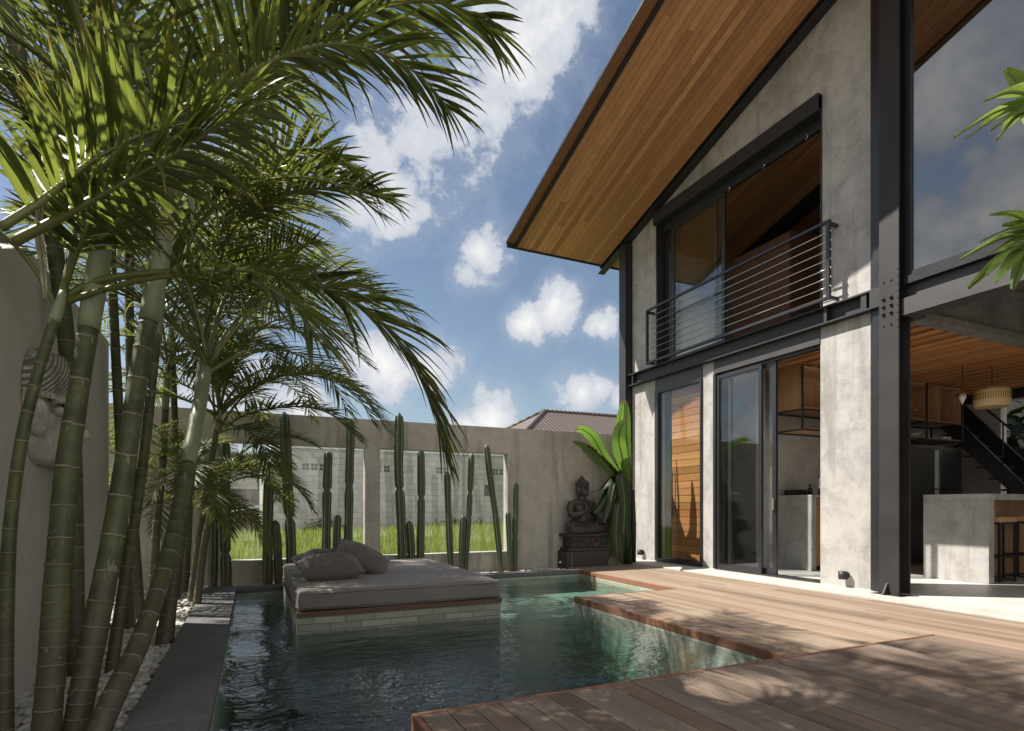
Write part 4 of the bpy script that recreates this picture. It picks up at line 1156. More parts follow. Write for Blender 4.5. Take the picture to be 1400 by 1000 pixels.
# ================================================================== THINGS ON AND AROUND THE POOL
# ---------------------------------------------------------------- daybed
bed = thing('daybed', 'wide daybed with taupe mattress on a stone plinth standing in the pool', 'daybed', (1.27, 6.4, -1.3))
bx0, bx1, by0, by1 = 0.335, 2.215, 5.10, 7.75
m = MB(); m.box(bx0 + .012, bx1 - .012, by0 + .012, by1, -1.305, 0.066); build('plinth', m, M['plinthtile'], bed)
m = MB(); m.box(bx0, bx1, by0, by1, 0.068, 0.108); build('timber_base', m, M['bedtrim'], bed, bevel=.004)
def cushion_box(x0, x1, y0, y1, z0, z1, r, seed, sag=0.004, n=28):
    """soft rounded slab with a gently uneven skin"""
    bm = bmesh.new()
    bmesh.ops.create_cube(bm, size=1.0)
    bmesh.ops.scale(bm, vec=(x1 - x0, y1 - y0, z1 - z0), verts=bm.verts)
    bmesh.ops.bevel(bm, geom=bm.edges[:], offset=r, segments=4, profile=0.55, affect='EDGES')
    bmesh.ops.subdivide_edges(bm, edges=[e for e in bm.edges if e.calc_length() > 0.15], cuts=n, use_grid_fill=True)
    bmesh.ops.translate(bm, vec=((x0 + x1) / 2, (y0 + y1) / 2, (z0 + z1) / 2), verts=bm.verts)
    bm.normal_update()
    for v in bm.verts:
        d = mnoise.noise(Vector((v.co.x * 2.2, v.co.y * 2.2, v.co.z * 5 + seed))) * sag * 1.6 + mnoise.noise(Vector((v.co.x * 9, v.co.y * 6, v.co.z * 9 + seed))) * sag * .5
        v.co += v.normal * d
    mb = MB(); bm.verts.ensure_lookup_table()
    mb.add([v.co.copy() for v in bm.verts], [[v.index for v in f.verts] for f in bm.faces], 0, True)
    bm.free(); return mb
mt = build('mattress', cushion_box(bx0 + .008, bx1 - .004, by0 + .01, by1 - .02, 0.112, 0.292, 0.035, 1, .006), M['fabric'], bed)
m = MB()
for z in (0.142, 0.262):
    e = 0.004
    pts = [(bx0 + .02, by0 + .03, z), (bx0 + .02, by1 - .05, z)]
    m.tube([(bx0 + .006, by0 + .05, z), (bx0 + .006, by1 - .06, z)], .006, 6)
for z in (0.142, 0.262):
    m.tube([(bx0 + .05, by0 + .010, z), ((bx0 + bx1) / 2, by0 + .008, z), (bx1 - .05, by0 + .010, z)], .005, 6)
build('piping', m, M['fabric'], mt)

def pillow(name, label, c, w, h, t, rot, seed):
    N = 30; vs = []; fs = []
    for side in (1, -1):
        for i in range(N + 1):
            for j in range(N + 1):
                u = -1 + 2 * i / N; v = -1 + 2 * j / N
                pu = u * (1 - 0.10 * (1 - abs(u)) * 0) ; pv = v
                # corners drawn out, edges pulled in
                ex = 1 - 0.10 * (1 - v * v) * abs(u) ** 3; ey = 1 - 0.10 * (1 - u * u) * abs(v) ** 3
                f = max(0.0, (1 - abs(u) ** 2.0) * (1 - abs(v) ** 2.0))
                z = side * t * f ** 0.62
                wr = mnoise.noise(Vector((u * 2.4 + seed, v * 2.4, side * 2))) * .09 + mnoise.noise(Vector((u * 9 + seed, v * 3, side))) * .045
                z += t * wr * min(1, f * 2.5) * 1.4
                z += 0.05 * h * (u * u - .3) * .4
                vs.append((u * math.sqrt(1 - .10 * v * v) * w * ex / 2 * 1.02, v * math.sqrt(1 - .10 * u * u) * h * ey / 2 * 1.06, z))
    K = (N + 1) ** 2
    for s in (0, 1):
        for i in range(N):
            for j in range(N):
                a = s * K + i * (N + 1) + j
                q = (a, a + N + 1, a + N + 2, a + 1)
                fs.append(q if s == 0 else q[::-1])
    m = MB(); m.add(vs, fs, 0, True)
    o = build(name, m, M['pillowfabric'], None, loc=c, local=True)
    bm = bmesh.new(); bm.from_mesh(o.data); bmesh.ops.remove_doubles(bm, verts=bm.verts, dist=1e-5); bm.to_mesh(o.data); bm.free()
    o.rotation_euler = rot
    tag(o, label, 'pillow', 'taupe pillows on the daybed')
    return o
pillow('pillow', 'taupe pillow lying in front, nearest the near edge of the daybed', (0.70, 5.84, 0.405), 0.62, 0.44, 0.13, (R(15), R(-2), R(3)), 1.0)
pillow('pillow', 'taupe pillow mostly hidden behind the front pillow on the daybed', (0.68, 6.34, 0.42), 0.60, 0.44, 0.125, (R(14), R(-4), R(10)), 5.0)
pillow('pillow', 'taupe pillow propped up on edge leaning against the other two', (1.08, 6.22, 0.452), 0.62, 0.46, 0.115, (R(20), R(26), R(-6)), 9.0)

# ---------------------------------------------------------------- columnar cacti along the wall
def catmull(P, n):
    P = [np.array(p, float) for p in P]
    Q = [2 * P[0] - P[1]] + P + [2 * P[-1] - P[-2]]
    out = []
    for i in range(len(P) - 1):
        a, b, c, d = Q[i:i + 4]
        for k in range(n):
            t = k / n
            out.append(0.5 * ((2 * b) + (-a + c) * t + (2 * a - 5 * b + 4 * c - d) * t * t + (-a + 3 * b - 3 * c + d) * t ** 3))
    out.append(P[-1]); return out

def cactus(label, px, Y, w, joints=(), ribs=6, base=None):
    """px: list of (u,v) up the stem axis"""
    pts = [np.array(at_y(u, v, Y)) for u, v in px]
    pts[0][2] = -0.09
    wr = w / 2 / FPX * (pts[0][1] * math.cos(YAW) + pts[0][0] * math.sin(YAW))
    seg = catmull(pts, max(6, 36 // (len(pts) - 1)))
    H = len(seg); n = ribs * 6
    vs = []; uvs = []; L = 0
    for i, p in enumerate(seg):
        t = i / (H - 1)
        if i: L += np.linalg.norm(seg[i] - seg[i - 1])
        top = (1 - t) * np.linalg.norm(seg[-1] - seg[0])
        r = wr * (0.86 + 0.14 * min(1, t * 6))
        if top < wr * 2.2: r *= math.sqrt(max(0.0, 1 - (1 - top / (wr * 2.2)) ** 2)) * 0.98 + .02
        for jt in joints: r *= 1 - 0.42 * math.exp(-((t - jt) / 0.016) ** 2)
        r *= 1 + 0.05 * math.sin(L * 7 + w)
        for k in range(n):
            th = 2 * math.pi * k / n
            c = math.cos(th * ribs)
            rr = r * (0.72 + 0.33 * (0.5 + 0.5 * c) ** 0.8)
            vs.append((p[0] + rr * math.cos(th), p[1] + rr * math.sin(th), p[2]))
            uvs.append((0.5 + 0.5 * c, L * 22))
    fs = [(i * n + k, i * n + (k + 1) % n, (i + 1) * n + (k + 1) % n, (i + 1) * n + k) for i in range(H - 1) for k in range(n)]
    fs.append(tuple((H - 1) * n + k for k in range(n)))
    m = MB(); m.add(vs, fs, 0, True, uvs)
    o = build('cactus', m, M['cactus'], None, loc=tuple(pts[0]))
    tag(o, label, 'cactus', 'columnar cacti along the garden wall')
    return o
YC = 8.22
cactus('column cactus of middle height just left of the daybed, a short one beside it', [(366, 795), (366, 730), (367.5, 650)], YC, 12.5)
cactus('short column cactus at the back left corner of the daybed', [(381, 795), (379.5, 750), (376.5, 711)], YC, 10.5)
cactus('tallest column cactus, behind the pillows and reaching above the garden wall', [(400, 795), (397, 730), (392, 640), (388.5, 562)], YC, 13.5, (0.42,))
cactus('column cactus pinched into two segments, behind the pillows', [(445, 795), (447, 680), (449, 616)], YC, 11.5, (0.56,))
cactus('short column cactus between the pinched cactus and the post of the wall', [(460, 795), (460, 740), (461.5, 703)], YC, 11, (), 5)
cactus('tall column cactus just left of the middle post of the garden wall', [(475, 795), (477, 690), (479.5, 572)], YC, 11.5, (0.6,))
cactus('tall column cactus just right of the middle post of the garden wall', [(551, 795), (548, 700), (545, 640), (546, 564)], YC, 12.5, (0.5,))
cactus('short column cactus between two tall ones behind the middle of the daybed', [(563, 795), (562, 750), (559.5, 712)], YC, 10.5)
cactus('column cactus with a waist, partly behind hanging palm leaves', [(574, 795), (576, 690), (575.5, 614)], YC, 10.5, (0.55,))
cactus('slim column cactus straight behind the drooping frond tip', [(617, 785), (613.5, 710), (611.5, 645)], YC, 9.5)
cactus('very slim column cactus with a kink near its top', [(636, 782), (639, 730), (642, 690), (645, 618)], YC, 8.5, (0.52, 0.75))
cactus('short column cactus touching the kinked slim one', [(631, 782), (631.5, 740), (633.5, 704)], YC, 9)
cactus('column cactus leaning to the left in front of the right window', [(686, 780), (678, 710), (670, 650), (665, 607)], YC, 8.8)
cactus('short column cactus in the pair standing by the right end of the window', [(698, 778), (696, 740), (694.5, 699)], YC, 7.5)
cactus('taller column cactus in the pair standing by the right end of the window', [(704, 778), (704.5, 720), (706, 660)], YC, 8.5, (0.4,))
cactus('dark column cactus under the fine palm fronds at the far left of the wall', [(310, 797), (308, 720), (307.5, 600)], YC, 13, (0.3,))
cactus('lower column cactus left of all the others, half hidden by palm stems', [(291, 798), (292, 740), (292, 690)], YC, 11)

# ---------------------------------------------------------------- seated stone statue on its pedestal
def remeshed(name, mb, mat, parent, vox, smooth_it=4, **k):
    o = build(name, mb, mat, parent, **k)
    md = o.modifiers.new('remesh', 'REMESH'); md.mode = 'VOXEL'; md.voxel_size = vox; md.use_smooth_shade = True
    s = o.modifiers.new('smooth', 'SMOOTH'); s.factor = 0.5; s.iterations = smooth_it
    return o
SC_ = Vector((5.085, 8.30, 0.0))
ped = thing('pedestal', 'dark stone pedestal with a carved panel, below the seated statue', 'pedestal', tuple(SC_))
def pb(name, mat, x0, x1, y0, y1, z0, z1, bevel=.006):
    m = MB(); m.box(SC_.x + x0, SC_.x + x1, SC_.y + y0, SC_.y + y1, z0, z1); return build(name, m, mat, ped, bevel=bevel)
pb('base', M['statue'], -.40, .40, -.19, .14, -0.08, 0.26, .008)
pb('step', M['statue'], -.36, .36, -.165, .14, 0.262, 0.315)
pb('neck', M['statue'], -.30, .30, -.125, .14, 0.317, 0.505)
pb('carved_panel', M['carved'], -.275, .275, -.14, -.127, 0.335, 0.49, .003)
pb('cap', M['statue'], -.38, .38, -.18, .14, 0.507, 0.55, .008)
pb('raised_edge', M['concrete'], -.318, -.31, -.2, -.193, -0.06, 0.245, .001)
st = thing('statue', 'dark stone statue of a seated meditating figure beside the banana plant', 'statue', (SC_.x, SC_.y - .02, 0.552))
b = MB(); O = Vector((SC_.x, SC_.y - .03, 0.552))
RZ = Matrix.Rotation(R(14), 3, 'Z')
def P(x, y, z): return O + RZ @ Vector((x, y, z))
def EL(x, y, z, a, bb, c, rx=0, ry=0, rz=0):
    rot = RZ @ Matrix.Rotation(R(rz), 3, 'Z') @ Matrix.Rotation(R(ry), 3, 'Y') @ Matrix.Rotation(R(rx), 3, 'X')
    b.ell(P(x, y, z), (a, bb, c), 18, 12, rot)
def LIMB(pts, rad): b.tube([P(*p) for p in pts], rad, 14)
EL(0, 0.02, 0.10, .24, .16, .10)                                   # hips
LIMB([(.14, .03, .11), (.30, -.04, .10), (.37, -.09, .085)], [.105, .095, .07])      # thighs out to the knees
LIMB([(-.14, .03, .11), (-.30, -.04, .10), (-.37, -.09, .085)], [.105, .095, .07])
LIMB([(.37, -.09, .075), (.20, -.155, .07), (-.02, -.165, .085)], [.07, .062, .05])   # crossed shins
LIMB([(-.37, -.09, .07), (-.20, -.14, .055), (.05, -.15, .05)], [.07, .06, .045])
EL(-.03, -.175, .115, .10, .045, .03, 0, 0, 10)                     # foot
EL(0, .03, .22, .155, .115, .14)                                   # belly
EL(0, .03, .35, .165, .112, .15)                                   # chest
EL(0, .04, .455, .20, .10, .07)                                    # shoulders
LIMB([(.195, .035, .45), (.245, .03, .36), (.265, -.005, .27)], [.07, .06, .05])     # left arm down to the lap
LIMB([(.265, -.005, .27), (.21, -.10, .19), (.11, -.15, .145)], [.05, .043, .033])
EL(.07, -.16, .14, .075, .04, .022, 0, 0, 8)
for k in range(4): LIMB([(.03, -.15 - .014 * k + .02, .145), (-.03, -.155 - .013 * k + .02, .147)], [.011, .008])
LIMB([(-.195, .035, .45), (-.245, .03, .36), (-.25, -.01, .27)], [.07, .06, .05])    # right arm raised across the chest
LIMB([(-.25, -.01, .27), (-.19, -.09, .29), (-.11, -.13, .33)], [.05, .042, .032])
EL(-.075, -.145, .365, .028, .02, .05, 0, 10, 0)                    # raised hand
for k in range(4): LIMB([(-.10 + .016 * k, -.148, .40), (-.098 + .017 * k, -.15, .455 - .006 * abs(k - 1.5))], [.009, .007])
LIMB([(-.048, -.145, .36), (-.03, -.155, .395)], [.010, .008])
LIMB([(0, .035, .49), (0, .025, .58)], [.068, .06])                 # neck
EL(0, .015, .655, .085, .10, .118)                                  # head
EL(0, -.015, .615, .066, .075, .07)                                 # jaw
EL(0, .02, .715, .092, .104, .075)                                  # hair cap
EL(0, .03, .795, .045, .05, .045)                                   # top knot
EL(0, .03, .835, .02, .022, .03)
for sx in (-1, 1):
    EL(sx * .092, .03, .635, .016, .03, .06)                        # long ears
    EL(sx * .092, .03, .575, .012, .02, .03)
    EL(sx * .034, -.082, .662, .024, .014, .010)                    # lowered lids
    LIMB([(sx * .012, -.092, .69), (sx * .04, -.088, .70), (sx * .062, -.07, .685)], [.007, .007, .005])
LIMB([(0, -.082, .695), (0, -.10, .655), (0, -.112, .633)], [.010, .013, .017])      # nose
EL(0, -.092, .598, .027, .014, .008); EL(0, -.088, .586, .022, .013, .008)           # mouth
EL(0, -.076, .56, .025, .02, .018)                                  # chin
# robe: diagonal hem and folds
for k in range(7):
    a = k / 6
    LIMB([(.19 - .03 * a, -.02 - .01 * a, .47 - .035 * a), (.05 - .05 * a, -.09, .40 - .06 * a), (-.09 - .03 * a, -.085, .29 - .04 * a), (-.13, -.03, .22 - .03 * a)], [.008, .009, .008, .006])
for k in range(5):
    LIMB([(.30 - .04 * k, -.10 - .012 * k, .135 - .006 * k), (.16 - .04 * k, -.19, .11 - .014 * k), (0 - .02 * k, -.205, .07 - .008 * k)], [.008, .009, .006])
    LIMB([(-.30 + .04 * k, -.10 - .012 * k, .135 - .006 * k), (-.18 + .04 * k, -.18, .09 - .012 * k), (-.06, -.20, .05)], [.008, .009, .006])
for k in range(4):
    LIMB([(-.06 + .04 * k, -.185, .1), (-.075 + .05 * k, -.215, .04), (-.08 + .055 * k, -.21, .012)], [.012, .014, .012])
for a in range(14):
    for rr in range(3):
        th = -1.2 + a * .42
        ph = .45 + rr * .33
        EL(.092 * math.sin(th) * math.sin(ph + .3), .02 + .104 * -math.cos(th) * math.sin(ph + .3), .715 + .075 * math.cos(ph + .1), .013, .013, .012)
b.v = [tuple(O + (Vector(p) - O) * 1.13) for p in b.v]
remeshed('figure', b, M['statue'], st, 0.0085, 1)

# ---------------------------------------------------------------- banana plant in the corner
ban = thing('banana_plant', 'banana plant with bright green blades in the corner between wall and house', 'plant', (5.95, 8.25, -0.05))
def blade(pts, width, mat, droopv=0.3, ragged=0.0, seed=0, name='leaf', parent=ban, fold=0.3, n=26, upv=(0, 0, 1)):
    rng = random.Random(seed)
    C = catmull([np.array(p, float) for p in pts], 12); H = len(C)
    m = MB(); vs = []; uvs = []; up = Vector(upv)
    for i in range(H):
        t = i / (H - 1)
        tg = Vector(C[min(i + 1, H - 1)] - C[max(i - 1, 0)]).normalized()
        s = tg.cross(up)
        if s.length < .05: s = tg.cross(Vector((0, 1, 0)))
        s.normalize(); nn = s.cross(tg)
        w = width * (math.sin(math.pi * min(1, 0.04 + t * 0.93)) ** 0.55) * (1 - .25 * t)
        for j, q in enumerate((-1, -.55, -.04, .04, .55, 1)):
            ww = w * (1 + (rng.uniform(-.16, .08) * ragged if abs(q) == 1 else 0))
            vs.append(Vector(C[i]) + s * q * ww / 2 + nn * (abs(q) * fold - droopv * q * q) * w / 2 + nn * (rng.uniform(-.03, .03) * w * ragged if abs(q) == 1 else 0))
            uvs.append(((q + 1) * 7, t))
    fs = [(i * 6 + k, i * 6 + k + 1, (i + 1) * 6 + k + 1, (i + 1) * 6 + k) for i in range(H - 1) for k in range(5)]
    m.add(vs, fs, 0, True, uvs)
    rp = [Vector(C[i]) - Vector((0, 0, .004)) for i in range(0, H, 2)]
    m.tube(rp, [0.016 * width / .3 * (1 - .8 * i / len(rp)) + .002 for i in range(len(rp))], 6, 1)
    return build(name, m, [mat, M['petiole']], parent)
bs = Vector((5.95, 8.2, -.05))
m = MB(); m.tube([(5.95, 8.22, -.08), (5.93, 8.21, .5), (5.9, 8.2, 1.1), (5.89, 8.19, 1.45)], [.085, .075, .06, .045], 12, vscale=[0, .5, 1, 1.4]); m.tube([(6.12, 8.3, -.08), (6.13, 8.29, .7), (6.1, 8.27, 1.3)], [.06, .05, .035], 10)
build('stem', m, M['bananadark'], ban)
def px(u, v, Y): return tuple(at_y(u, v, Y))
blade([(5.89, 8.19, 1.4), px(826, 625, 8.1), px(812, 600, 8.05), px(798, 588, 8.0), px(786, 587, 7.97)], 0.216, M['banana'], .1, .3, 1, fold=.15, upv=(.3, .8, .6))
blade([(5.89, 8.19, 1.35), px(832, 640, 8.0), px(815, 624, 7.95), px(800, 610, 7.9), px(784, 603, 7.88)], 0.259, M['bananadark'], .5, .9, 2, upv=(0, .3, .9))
blade([(5.95, 8.2, 1.45), px(845, 620, 8.15), px(846, 595, 8.12), px(848, 572, 8.1), px(852, 548, 8.1)], 0.238, M['banana'], .1, .4, 3, fold=.2, upv=(-.2, 1, 0))
blade([(5.97, 8.2, 1.4), px(850, 622, 8.0), px(846, 602, 7.9), px(848, 585, 7.85), px(855, 575, 7.8)], 0.259, M['banana'], .1, .5, 4, fold=.15, upv=(.6, 1, .2))
blade([(6.02, 8.25, 1.4), px(856, 600, 8.3), px(856, 570, 8.32), px(855, 548, 8.35)], 0.216, M['banana'], .1, .4, 5, fold=.2, upv=(.3, 1, 0))
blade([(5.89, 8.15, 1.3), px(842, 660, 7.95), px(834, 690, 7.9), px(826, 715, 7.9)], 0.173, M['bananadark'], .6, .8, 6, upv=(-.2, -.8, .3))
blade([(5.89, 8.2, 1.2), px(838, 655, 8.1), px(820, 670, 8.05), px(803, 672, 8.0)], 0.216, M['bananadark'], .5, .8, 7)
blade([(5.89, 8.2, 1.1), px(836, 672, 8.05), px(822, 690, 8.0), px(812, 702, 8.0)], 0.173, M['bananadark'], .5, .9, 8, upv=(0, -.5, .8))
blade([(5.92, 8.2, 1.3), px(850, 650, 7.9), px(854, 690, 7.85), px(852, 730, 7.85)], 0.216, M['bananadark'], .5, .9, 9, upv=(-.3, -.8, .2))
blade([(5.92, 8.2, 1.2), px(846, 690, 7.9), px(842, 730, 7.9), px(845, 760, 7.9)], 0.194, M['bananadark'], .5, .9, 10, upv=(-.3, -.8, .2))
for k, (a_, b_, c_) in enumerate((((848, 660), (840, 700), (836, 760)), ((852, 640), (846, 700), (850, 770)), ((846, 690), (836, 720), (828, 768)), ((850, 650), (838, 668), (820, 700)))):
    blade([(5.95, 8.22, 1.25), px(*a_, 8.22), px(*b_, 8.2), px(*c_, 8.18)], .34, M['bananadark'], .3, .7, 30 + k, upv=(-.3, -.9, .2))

# ---------------------------------------------------------------- carved mask on the pale wall
mk = thing('wall_mask', 'weathered carved stone mask with a geometric headband on the pale wall', 'mask', (XL, 4.38, 1.6))
def half_face(z0, z1, wf, depth, n=16, mrows=24):
    vs = []; fs = []
    for i in range(mrows + 1):
        t = i / mrows; z = z0 + (z1 - z0) * t
        w = wf(t)
        for k in range(n + 1):
            a = math.pi * k / n
            vs.append((XL + .003 + depth * (math.sin(a) ** .8) * (0.75 + .25 * math.sin(math.pi * min(1, t * .9 + .1))), 4.38 - math.cos(a) * w, z))
    q = n + 1
    fs = [(i * q + k, i * q + k + 1, (i + 1) * q + k + 1, (i + 1) * q + k) for i in range(mrows) for k in range(n)]
    fs.append(tuple(range(q))[::-1]); fs.append(tuple(mrows * q + k for k in range(q)))
    m = MB(); m.add(vs, fs, 0, True); return m
m = half_face(1.24, 1.63, lambda t: 0.26 + 0.17 * min(1, t * 1.3) ** .6 if t > .05 else .17 + 2.2 * t, 0.13)
m.tube([(XL + .10, 4.33, 1.62), (XL + .15, 4.32, 1.52), (XL + .19, 4.31, 1.44), (XL + .13, 4.31, 1.42)], [.035, .045, .06, .04], 10)
m.ell((XL + .12, 4.17, 1.56), (.035, .09, .03)); m.ell((XL + .12, 4.49, 1.56), (.035, .09, .03))
m.tube([(XL + .12, 4.05, 1.61), (XL + .15, 4.17, 1.625), (XL + .14, 4.28, 1.60)], .02, 8); m.tube([(XL + .14, 4.38, 1.60), (XL + .15, 4.5, 1.625), (XL + .11, 4.62, 1.61)], .02, 8)
m.ell((XL + .11, 4.32, 1.345), (.04, .11, .022)); m.ell((XL + .10, 4.32, 1.31), (.04, .1, .022))
m.ell((XL + .06, 4.0, 1.5), (.05, .05, .11)); m.ell((XL + .06, 4.76, 1.5), (.05, .05, .11))
build('face', m, M['mask'], mk, fix=True)
m = half_face(1.64, 1.90, lambda t: 0.44 * (1 - .30 * t ** 2.5), 0.165)
build('headband', m, M['maskband'], mk, fix=True)
m = MB()
for k in range(26):
    a = math.pi * (k + .5) / 26
    m.obox((XL + .008 + .15 * math.sin(a) ** .8, 4.38 - math.cos(a) * .435, 1.628), (.02, .022, .03), Matrix.Rotation(-a + math.pi / 2, 3, 'Z'))
build('tooth_trim', m, M['mask'], mk)

# ---------------------------------------------------------------- small outdoor fittings
def wall_lamp(label, y, z):
    t = thing('wall_lamp', label, 'lamp', (XF, y, z), 'low black lamps on the facade')
    m = MB(); m.box(XF - .018, XF - .001, y - .035, y + .035, z - .035, z + .035); build('back_plate', m, M['blackplastic'], t, bevel=.003)
    m = MB(); m.tube([(XF - .068, y, z - .048), (XF - .068, y, z + .048)], .05, 20, 0, True); build('shade', m, M['blackplastic'], t)
    m = MB(); m.tube([(XF - .068, y, z - .046), (XF - .068, y, z - .052)], .04, 16, 0, True); build('lens', m, M['chrome'], t)
wall_lamp('low black wall lamp on the concrete panel beside the steel column', 4.66, 0.165)
wall_lamp('low black wall lamp on the corner panel beside the slatted timber door', 8.66, 0.155)
gl = thing('garden_spot', 'small black garden spotlight in the pebbles beside the pedestal', 'lamp', (4.53, 8.04, -0.02))
m = MB(); m.tube([(4.53, 8.05, -.06), (4.53, 8.05, .09)], .011, 8); build('stake', m, M['blackplastic'], gl)
m = MB(); m.tube([(4.50, 8.03, .10), (4.56, 8.07, .135)], [.034, .028], 14); build('head', m, M['blackplastic'], gl)
m = MB(); m.tube([(4.4985, 8.029, .0985), (4.497, 8.028, .098)], .024, 12); build('lens', m, M['chrome'], gl)

# ================================================================== INSIDE THE HOUSE
isl = thing('kitchen_island', 'concrete bar island with an open knee space inside the living room', 'island', (9.7, 4.42, 0.03))
ix, iy0, iy1, izt = 8.40, 4.03, 4.80, 1.165
m = MB(); m.box(ix, ix + .12, iy0, iy1, .03, izt - .081); build('end_panel', m, M['concrete'], isl, bevel=.004)
m = MB(); m.box(ix, 11.2, iy0, iy1, izt - .08, izt); build('worktop', m, M['concrete'], isl, bevel=.004)
m = MB(); m.box(ix + .121, 11.1, iy0 + .42, iy1 - .01, .03, izt - .082); build('back_panel', m, M['ply'], isl)
m = MB(); m.box(11.08, 11.2, iy0, iy1 - .36, .03, izt - .081); build('end_panel', m, M['concrete'], isl)

def stool(label, x, y):
    t = thing('bar_stool', label, 'stool', (x, y, .03), 'bar stools under the island')
    m = MB(); m.box(x - .2, x + .2, y - .17, y + .17, .80, .87); build('seat', m, M['plyx'], t, bevel=.012)
    for sx in (-1, 1):
        for sy in (-1, 1):
            m = MB(); m.box(x + sx * .18 - .012, x + sx * .18 + .012, y + sy * .15 - .012, y + sy * .15 + .012, .03, .798); build('leg', m, M['alu'], t)
    for z in (.05, .34, .775):
        for sy in (-1, 1):
            m = MB(); m.box(x - .167, x + .167, y + sy * .15 - .010, y + sy * .15 + .010, z, z + .022); build('rail', m, M['alu'], t)
        for sx in (-1, 1):
            m = MB(); m.box(x + sx * .18 - .010, x + sx * .18 + .010, y - .137, y + .137, z, z + .022); build('rail', m, M['alu'], t)
stool('black framed bar stool with a wooden seat at the near end of the island', 8.86, 4.20)
stool('black framed bar stool with a wooden seat further along the island', 9.6, 4.20)

ctr = thing('kitchen_counter', 'concrete kitchen counter with timber fronts seen through the open sliding door', 'counter', (8.8, 6.3, .03))
m = MB(); m.box(7.70, 7.80, 5.97, 6.655, .03, 1.139); build('end_panel', m, M['concrete'], ctr, bevel=.003)
m = MB(); m.box(7.70, 9.93, 5.95, 6.655, 1.141, 1.18); build('worktop', m, M['concrete'], ctr, bevel=.003)
m = MB(); m.box(7.802, 9.93, 5.99, 6.65, .09, 1.139); build('carcass', m, M['ply'], ctr)
for k in range(4):
    m = MB(); m.box(7.81 + k * .53, 7.81 + k * .53 + .52, 5.97, 5.988, .10, 1.13); build('cabinet_door', m, M['doorwood'], ctr)
hb = thing('induction_hob', 'black box and hob standing on the concrete counter', 'appliance', (7.98, 6.3, 1.181))
m = MB(); m.box(7.76, 8.2, 6.02, 6.6, 1.1815, 1.192); build('hob_plate', m, M['blackplastic'], hb)
m = MB(); m.box(7.86, 8.06, 6.33, 6.6, 1.193, 1.27); build('tin', m, M['blackplastic'], hb, bevel=.008)
tag(build('soap_bottle', MB().lathe([(.001, 0), (.035, .002), (.035, .09), (.012, .10), (.010, .135), (.022, .137), (.022, .150), (.001, .152)], (7.95, 6.2, 1.193), 16), M['blackplastic'], None, loc=(7.95, 6.2, 1.193)), 'small black pump bottle on the counter next to the hob box', 'bottle')
tag(build('tap', MB().tube([(7.95, 6.04, 1.181), (7.95, 6.04, 1.42), (7.97, 6.02, 1.46), (8.05, 5.98, 1.46), (8.08, 5.965, 1.42)], .012, 10), M['chrome'], None), 'slim chrome tap at the right edge of the open sliding door', 'tap')

cab = thing('hanging_cabinet', 'row of open plywood cabinets hung from the kitchen ceiling', 'cabinet', (9.4, 6.15, 2.45))
for (xa, xb) in ((7.40, 8.66), (8.67, 9.93), (9.945, 10.78), (10.79, 11.42)):
    m = MB()
    ya, yb, za, zb, t = 5.90, 6.38, 2.46, 3.09, .022
    m.box(xa, xb, ya, yb, za, za + t); m.box(xa, xb, ya, yb, zb - t, zb); m.box(xa, xa + t, ya, yb, za + t, zb - t); m.box(xb - t, xb, ya, yb, za + t, zb - t)
    m.box(xa + t, xb - t, yb - .012, yb, za + t, zb - t)
    build('cabinet_box', m, M['ply'], cab)
rk = thing('hanging_rack', 'black steel rack with a timber shelf under the hanging cabinets', 'rack', (9.4, 6.15, 2.1))
m = MB()
for y in (5.885, 6.39):
    for x in (7.385, 9.0, 10.4, 11.43): m.box(x - .012, x + .012, y - .012, y + .012, 2.13, 3.118)
    for z in (2.142, 2.44): m.box(7.398, 11.418, y - .0115, y + .0115, z - .011, z + .011)
for x in (7.385, 9.0, 10.4, 11.43):
    for z in (2.142, 2.44): m.box(x - .011, x + .011, 5.898, 6.378, z - .0105, z + .0105)
build('frame', m, M['steel'], rk)
m = MB(); m.box(7.40, 11.41, 5.90, 6.375, 2.154, 2.174); build('shelf', m, M['plyx'], rk)
bowlp = [(.001, 0), (.05, .0), (.13, .075), (.135, .078), (.125, .074), (.05, .012), (.001, .012)]
tag(build('bowl', MB().lathe(bowlp, (10.35, 6.08, 2.175), 22), M['white'], None, loc=(10.35, 6.08, 2.175)), 'white bowl standing on the rack under the cabinets', 'bowl')
for k, (x, lab) in enumerate(((11.1, 'small white cup on the rack shelf, the left of two'), (11.22, 'small white cup on the rack shelf, the right of two'))):
    tag(build('cup', MB().lathe([(.001, 0), (.035, 0), (.045, .06), (.040, .06), (.03, .008), (.001, .008)], (x, 6.0, 2.175), 16), M['white'], None, loc=(x, 6.0, 2.175)), lab, 'cup', 'white cups on the rack shelf')
glassm = mat_glass('drinking_glass', (.95, .95, .95), 1.6)
for k, x in enumerate((10.02, 10.16, 10.30, 10.22)):
    y = 6.02 + .09 * (k % 2)
    o = build('wine_glass', MB().lathe([(.001, 0), (.036, .002), (.005, .01), (.005, .10), (.03, .13), (.042, .17), (.034, .23), (.032, .23), (.04, .17), (.001, .12)], (x, y, 2.483), 16), glassm, None, loc=(x, y, 2.483))
    tag(o, ['wine glass in the hanging cabinet, nearest the steel column', 'second wine glass from the steel column in the cabinet', 'wine glass furthest from the column, in the front of the group', 'wine glass at the back of the group in the hanging cabinet'][k], 'glass', 'wine glasses in the hanging cabinet')

